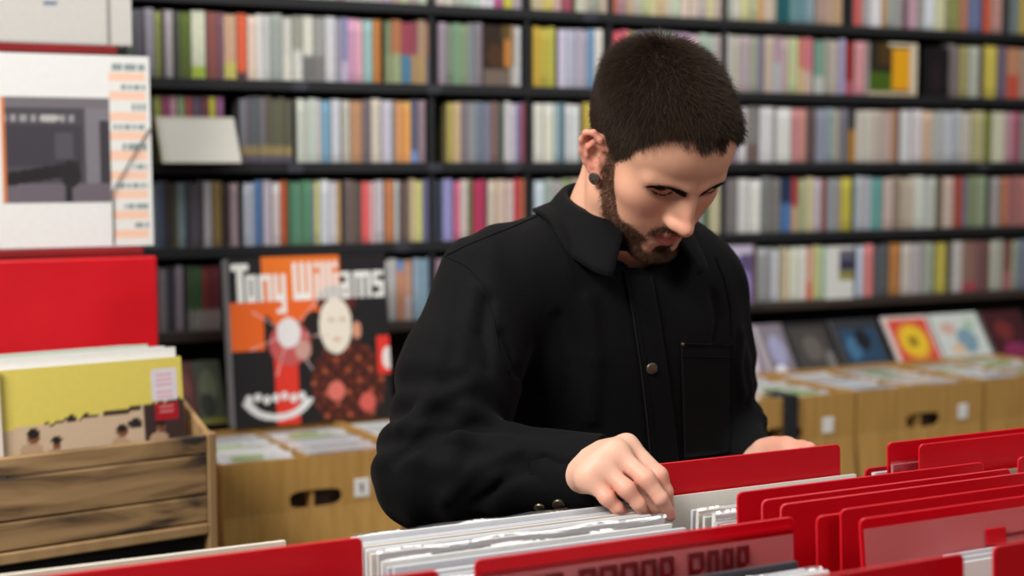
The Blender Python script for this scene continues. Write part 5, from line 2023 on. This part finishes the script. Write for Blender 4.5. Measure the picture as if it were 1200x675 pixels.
def sheet(name, grid, thick, mat, parent, lift_edge=True):
    """A strip of cloth: grid of points (n x m x 3) thickened along its normals."""
    g_ = np.asarray(grid, float)
    n, m_ = g_.shape[:2]
    du = np.gradient(g_, axis=0)
    dv = np.gradient(g_, axis=1)
    nr = unit(np.cross(du, dv))
    cam_dir = np.array([0, 0, CAM_Z]) - g_
    flip = (nr * cam_dir).sum() < 0
    if flip:
        nr = -nr
    a = g_ + nr * thick * .5
    b = g_ - nr * thick * .5
    v = np.concatenate([a.reshape(-1, 3), b.reshape(-1, 3)]) - PBASE
    N = n * m_
    f = []
    for i in range(n - 1):
        for j in range(m_ - 1):
            q = [i * m_ + j, (i + 1) * m_ + j, (i + 1) * m_ + j + 1, i * m_ + j + 1]
            f.append(q if not flip else q[::-1])
            f.append([x + N for x in (q[::-1] if not flip else q)])
    rim = [i * m_ for i in range(n)] + [(n - 1) * m_ + j for j in range(1, m_)] + [i * m_ + m_ - 1 for i in range(n - 2, -1, -1)] + [j for j in range(m_ - 2, 0, -1)]
    for i in range(len(rim)):
        k = rim[(i + 1) % len(rim)]
        f.append([rim[i], k, k + N, rim[i] + N])
    return mesh_obj(name, v, f, mat, parent, smooth=True)


def smooth_pts(pts, n):
    pts = np.asarray(pts, float)
    t = np.linspace(0, 1, len(pts))
    tt = np.linspace(0, 1, n)
    return np.stack([np.interp(tt, t, pts[:, i]) for i in range(pts.shape[1])], 1)


# placket: the overlapping front edge
L_ = smooth_pts([(730, 318), (741, 370), (750, 430), (757, 490), (762, 546)], 40)
R_ = smooth_pts([(762, 322), (771, 370), (780, 430), (788, 490), (794, 546)], 40)
grid = [[trace(*(L_[i] + (R_[i] - L_[i]) * s), lift=.0022)[0] for s in np.linspace(0, 1, 9)] for i in range(40)]
sheet('placket', grid, .0036, M_CLOTH, jk)


def seam(name, pts, r_=.0007, n=24, lift=.0004, mat=None):
    q = smooth_pts(pts, n)
    P_ = np.array([trace(x, y, lift)[0] for x, y in q])
    return MB().tube(P_ - PBASE, r_, 6).build(name, mat or M_CLOTH_SEAM, jk, smooth=True)


# chest pocket
TLp, TRp, BRp, BLp = (797, 402), (857, 404), (856, 530), (801, 536)
grid = []
for a in np.linspace(0, 1, 22):
    row = []
    for b in np.linspace(0, 1, 12):
        x = (TLp[0] * (1 - b) + TRp[0] * b) * (1 - a) + (BLp[0] * (1 - b) + BRp[0] * b) * a
        y = (TLp[1] * (1 - b) + TRp[1] * b) * (1 - a) + (BLp[1] * (1 - b) + BRp[1] * b) * a
        row.append(trace(x, y, .0016)[0])
    grid.append(row)
pk = sheet('chest_pocket', grid, .0024, M_CLOTH, jk)
seam('pocket_hem', [(798, 417), (828, 418), (857, 418)], lift=.0030)
seam('placket_stitch', [(736, 322), (747, 370), (756, 430), (763, 490), (768, 545)], r_=.0005, lift=.0042, n=40)
seam('yoke_seam', [(522, 300), (545, 288), (572, 277), (600, 266), (628, 254)], r_=.0012, lift=.0)
seam('armhole_seam', [(522, 300), (548, 312), (568, 335), (578, 372), (584, 410), (598, 440)], r_=.0010, lift=.0)
seam('armhole_seam', [(838, 300), (850, 330), (856, 360), (858, 395)], r_=.0010, lift=.0)


def disc(name, c, n, r_, h, mat, parent):
    a = unit(np.cross(n, [0.3, 0.2, 1.0]))
    b = np.cross(n, a)
    th = np.linspace(0, 2 * np.pi, 24, endpoint=False)
    prof = [(-.001, r_), (h * .6, r_), (h, r_ * .82), (h * .85, r_ * .66), (h * 1.05, r_ * .5), (h * 1.1, 0)]
    v, f = [], []
    for t, rr in prof:
        v += [c + n * t + rr * (math.cos(x) * a + math.sin(x) * b) - PBASE for x in th]
    for i in range(len(prof) - 1):
        for j in range(24):
            k = (j + 1) % 24
            f.append([i * 24 + j, i * 24 + k, (i + 1) * 24 + k, (i + 1) * 24 + j])
    return mesh_obj(name, v, f, mat, parent, smooth=True)


for px, py, lf, r_ in ((762, 431, .004, .0072), (655, 590, .0016, .0068), (633, 594, .0016, .0064), (798, 403, .003, .0022)):
    p, n = trace(px, py, lf)
    disc('snap_button', p, n, r_, .0022, M_SNAP, jk)

# cuff: a doubled band round the wrist
mb = []
a_ = unit(np.cross(AXF, [0, 0, 1.0]))
b_ = np.cross(AXF, a_)
th = np.linspace(0, 2 * np.pi, 60, endpoint=False)
prof = [(-.046, .0440), (-.046, .0458), (-.030, .0455), (-.010, .0452), (.018, .0450), (.0215, .0440), (.0215, .0415), (.018, .0398), (-.02, .0395)]
v, f = [], []
for t, rr in prof:
    for x in th:
        wob = 1 + .03 * math.sin(2 * x + .6) + .015 * math.sin(5 * x + 30 * t)
        v.append(WR_R + AXF * t + rr * wob * (math.cos(x) * a_ + math.sin(x) * b_) - PBASE)
for i in range(len(prof) - 1):
    for j in range(60):
        k = (j + 1) % 60
        f.append([i * 60 + j, i * 60 + k, (i + 1) * 60 + k, (i + 1) * 60 + j])
mesh_obj('cuff', v, f, M_CLOTH, jk, smooth=True)

# ---- collar: a stand folded over into a fall with two points
NCX = NECK_LO + np.array([.002, -.004, 0])


def collar_pt(phi, which):
    """phi: degrees round the neck, -90 front, 0 his left, 90 back, 180 his right."""
    a = math.radians(phi)
    c, s = math.cos(a), math.sin(a)
    back = .5 + .5 * s
    if which == 'base':
        rx, ry, z = .062, .066, -.030 + .020 * back
    elif which == 'top':
        rx, ry, z = .063, .066, .002 + .048 * back
    else:
        rx, ry, z = .094, .096, -.048 + .056 * back
    p = NCX + TX * c * rx + TY * s * ry
    return p + np.array([0, 0, z])


PH = np.linspace(-72, 250, 72)
grid = []
for i, ph in enumerate(PH):
    base, top, out = collar_pt(ph, 'base'), collar_pt(ph, 'top'), collar_pt(ph, 'out')
    e = min((ph + 72), (250 - ph)) / 322.0
    tip = math.exp(-(e / .10) ** 2)
    out = out + np.array([0, 0, -.010 * tip]) - TY * .004 * tip + (TX * (.026 if ph < 80 else -.026)) * tip
    row = []
    for s in np.linspace(0, 1, 6):
        row.append(base + (top - base) * s + (unit(top - NCX) * .0))
    mid = (top + out) / 2 + unit((out - NCX) * np.array([1, 1, 0])) * .007 + np.array([0, 0, .006])
    for s in np.linspace(0, 1, 10)[1:]:
        row.append((1 - s) ** 2 * (top + np.array([0, 0, .002])) + 2 * s * (1 - s) * mid + s * s * out)
    grid.append(row)
grid = np.array(grid)
# keep the fall outside the jacket's shoulders
gp = grid.reshape(-1, 3)
for _ in range(4):
    dd = jacket(gp.astype(np.float32))
    inside = dd < .005
    cols_ = np.tile(np.arange(grid.shape[1]) >= 6, grid.shape[0])
    mv = inside & cols_
    if mv.any():
        gp[mv] += grad(jacket, gp[mv]) * (.0045 - dd[mv])[:, None]
grid = gp.reshape(grid.shape)
cl = sheet('collar', grid, .0048, M_CLOTH, jk)
edge_line = np.array([r_[-2] for r_ in grid])
MB().tube(edge_line + unit(edge_line - NCX) * .0019 - PBASE, .0006, 5).build('collar_stitch', M_CLOTH_SEAM, jk, smooth=True)

# ---- trousers and shoes (behind the bins)
M_DENIM = noise_mat('dark_trousers', (26, 28, 34), (36, 38, 46), 300, .85)


def trousers(P):
    P = P.astype(np.float32)
    d = ell(P, HP + np.array([0, 0, .02]), (.168, .118, .15), TR)
    for sx in (-1, 1):
        hip = HP + sx * .085 * TX + np.array([0, 0, -.06])
        kn = hip + np.array([0, -.02, -.40])
        an = kn + np.array([0, .03, -.40])
        d = smin(d, cone(P, hip, kn, .096, .072), .02)
        d = smin(d, cone(P, kn, an, .072, .060), .02)
    d = d - noise3(P, 21, 22) * .003
    return smax(d, np.maximum(.065 - P[..., 2], P[..., 2] - 1.0).astype(np.float32), .005)


tv, tf = surface(trousers, (-.15, 1.65, .04), (.55, 2.25, 1.04), .009)
quick_mesh('trousers', tv, tf, M_DENIM, man, PBASE)
for sx in (-1, 1):
    an = HP + sx * .085 * TX + np.array([0, .01, 0])

    def shoe(P, an=an):
        P = P.astype(np.float32)
        an0 = np.array([an[0], an[1], 0])
        d = cone(P, an0 + np.array([0, 0, .10]), an0 + np.array([0, 0, .045]), .046, .044)
        d = smin(d, cone(P, an0 + TY * .03 + np.array([0, 0, .040]), an0 - TY * .10 + np.array([0, 0, .036]), .040, .040), .03)
        d = smin(d, cone(P, an0 - TY * .10 + np.array([0, 0, .036]), an0 - TY * .165 + np.array([0, 0, .030]), .042, .034), .02)
        return smax(d, (.002 - P[..., 2]).astype(np.float32), .004)
    c0 = np.array([an[0], an[1], .07])
    v, f = surface(shoe, c0 - np.array([.16, .26, .08]), c0 + np.array([.20, .16, .11]), .007)
    quick_mesh('shoe', v, f, noise_mat('black_leather', (16, 15, 15), (26, 24, 24), 60, .45), man, PBASE)
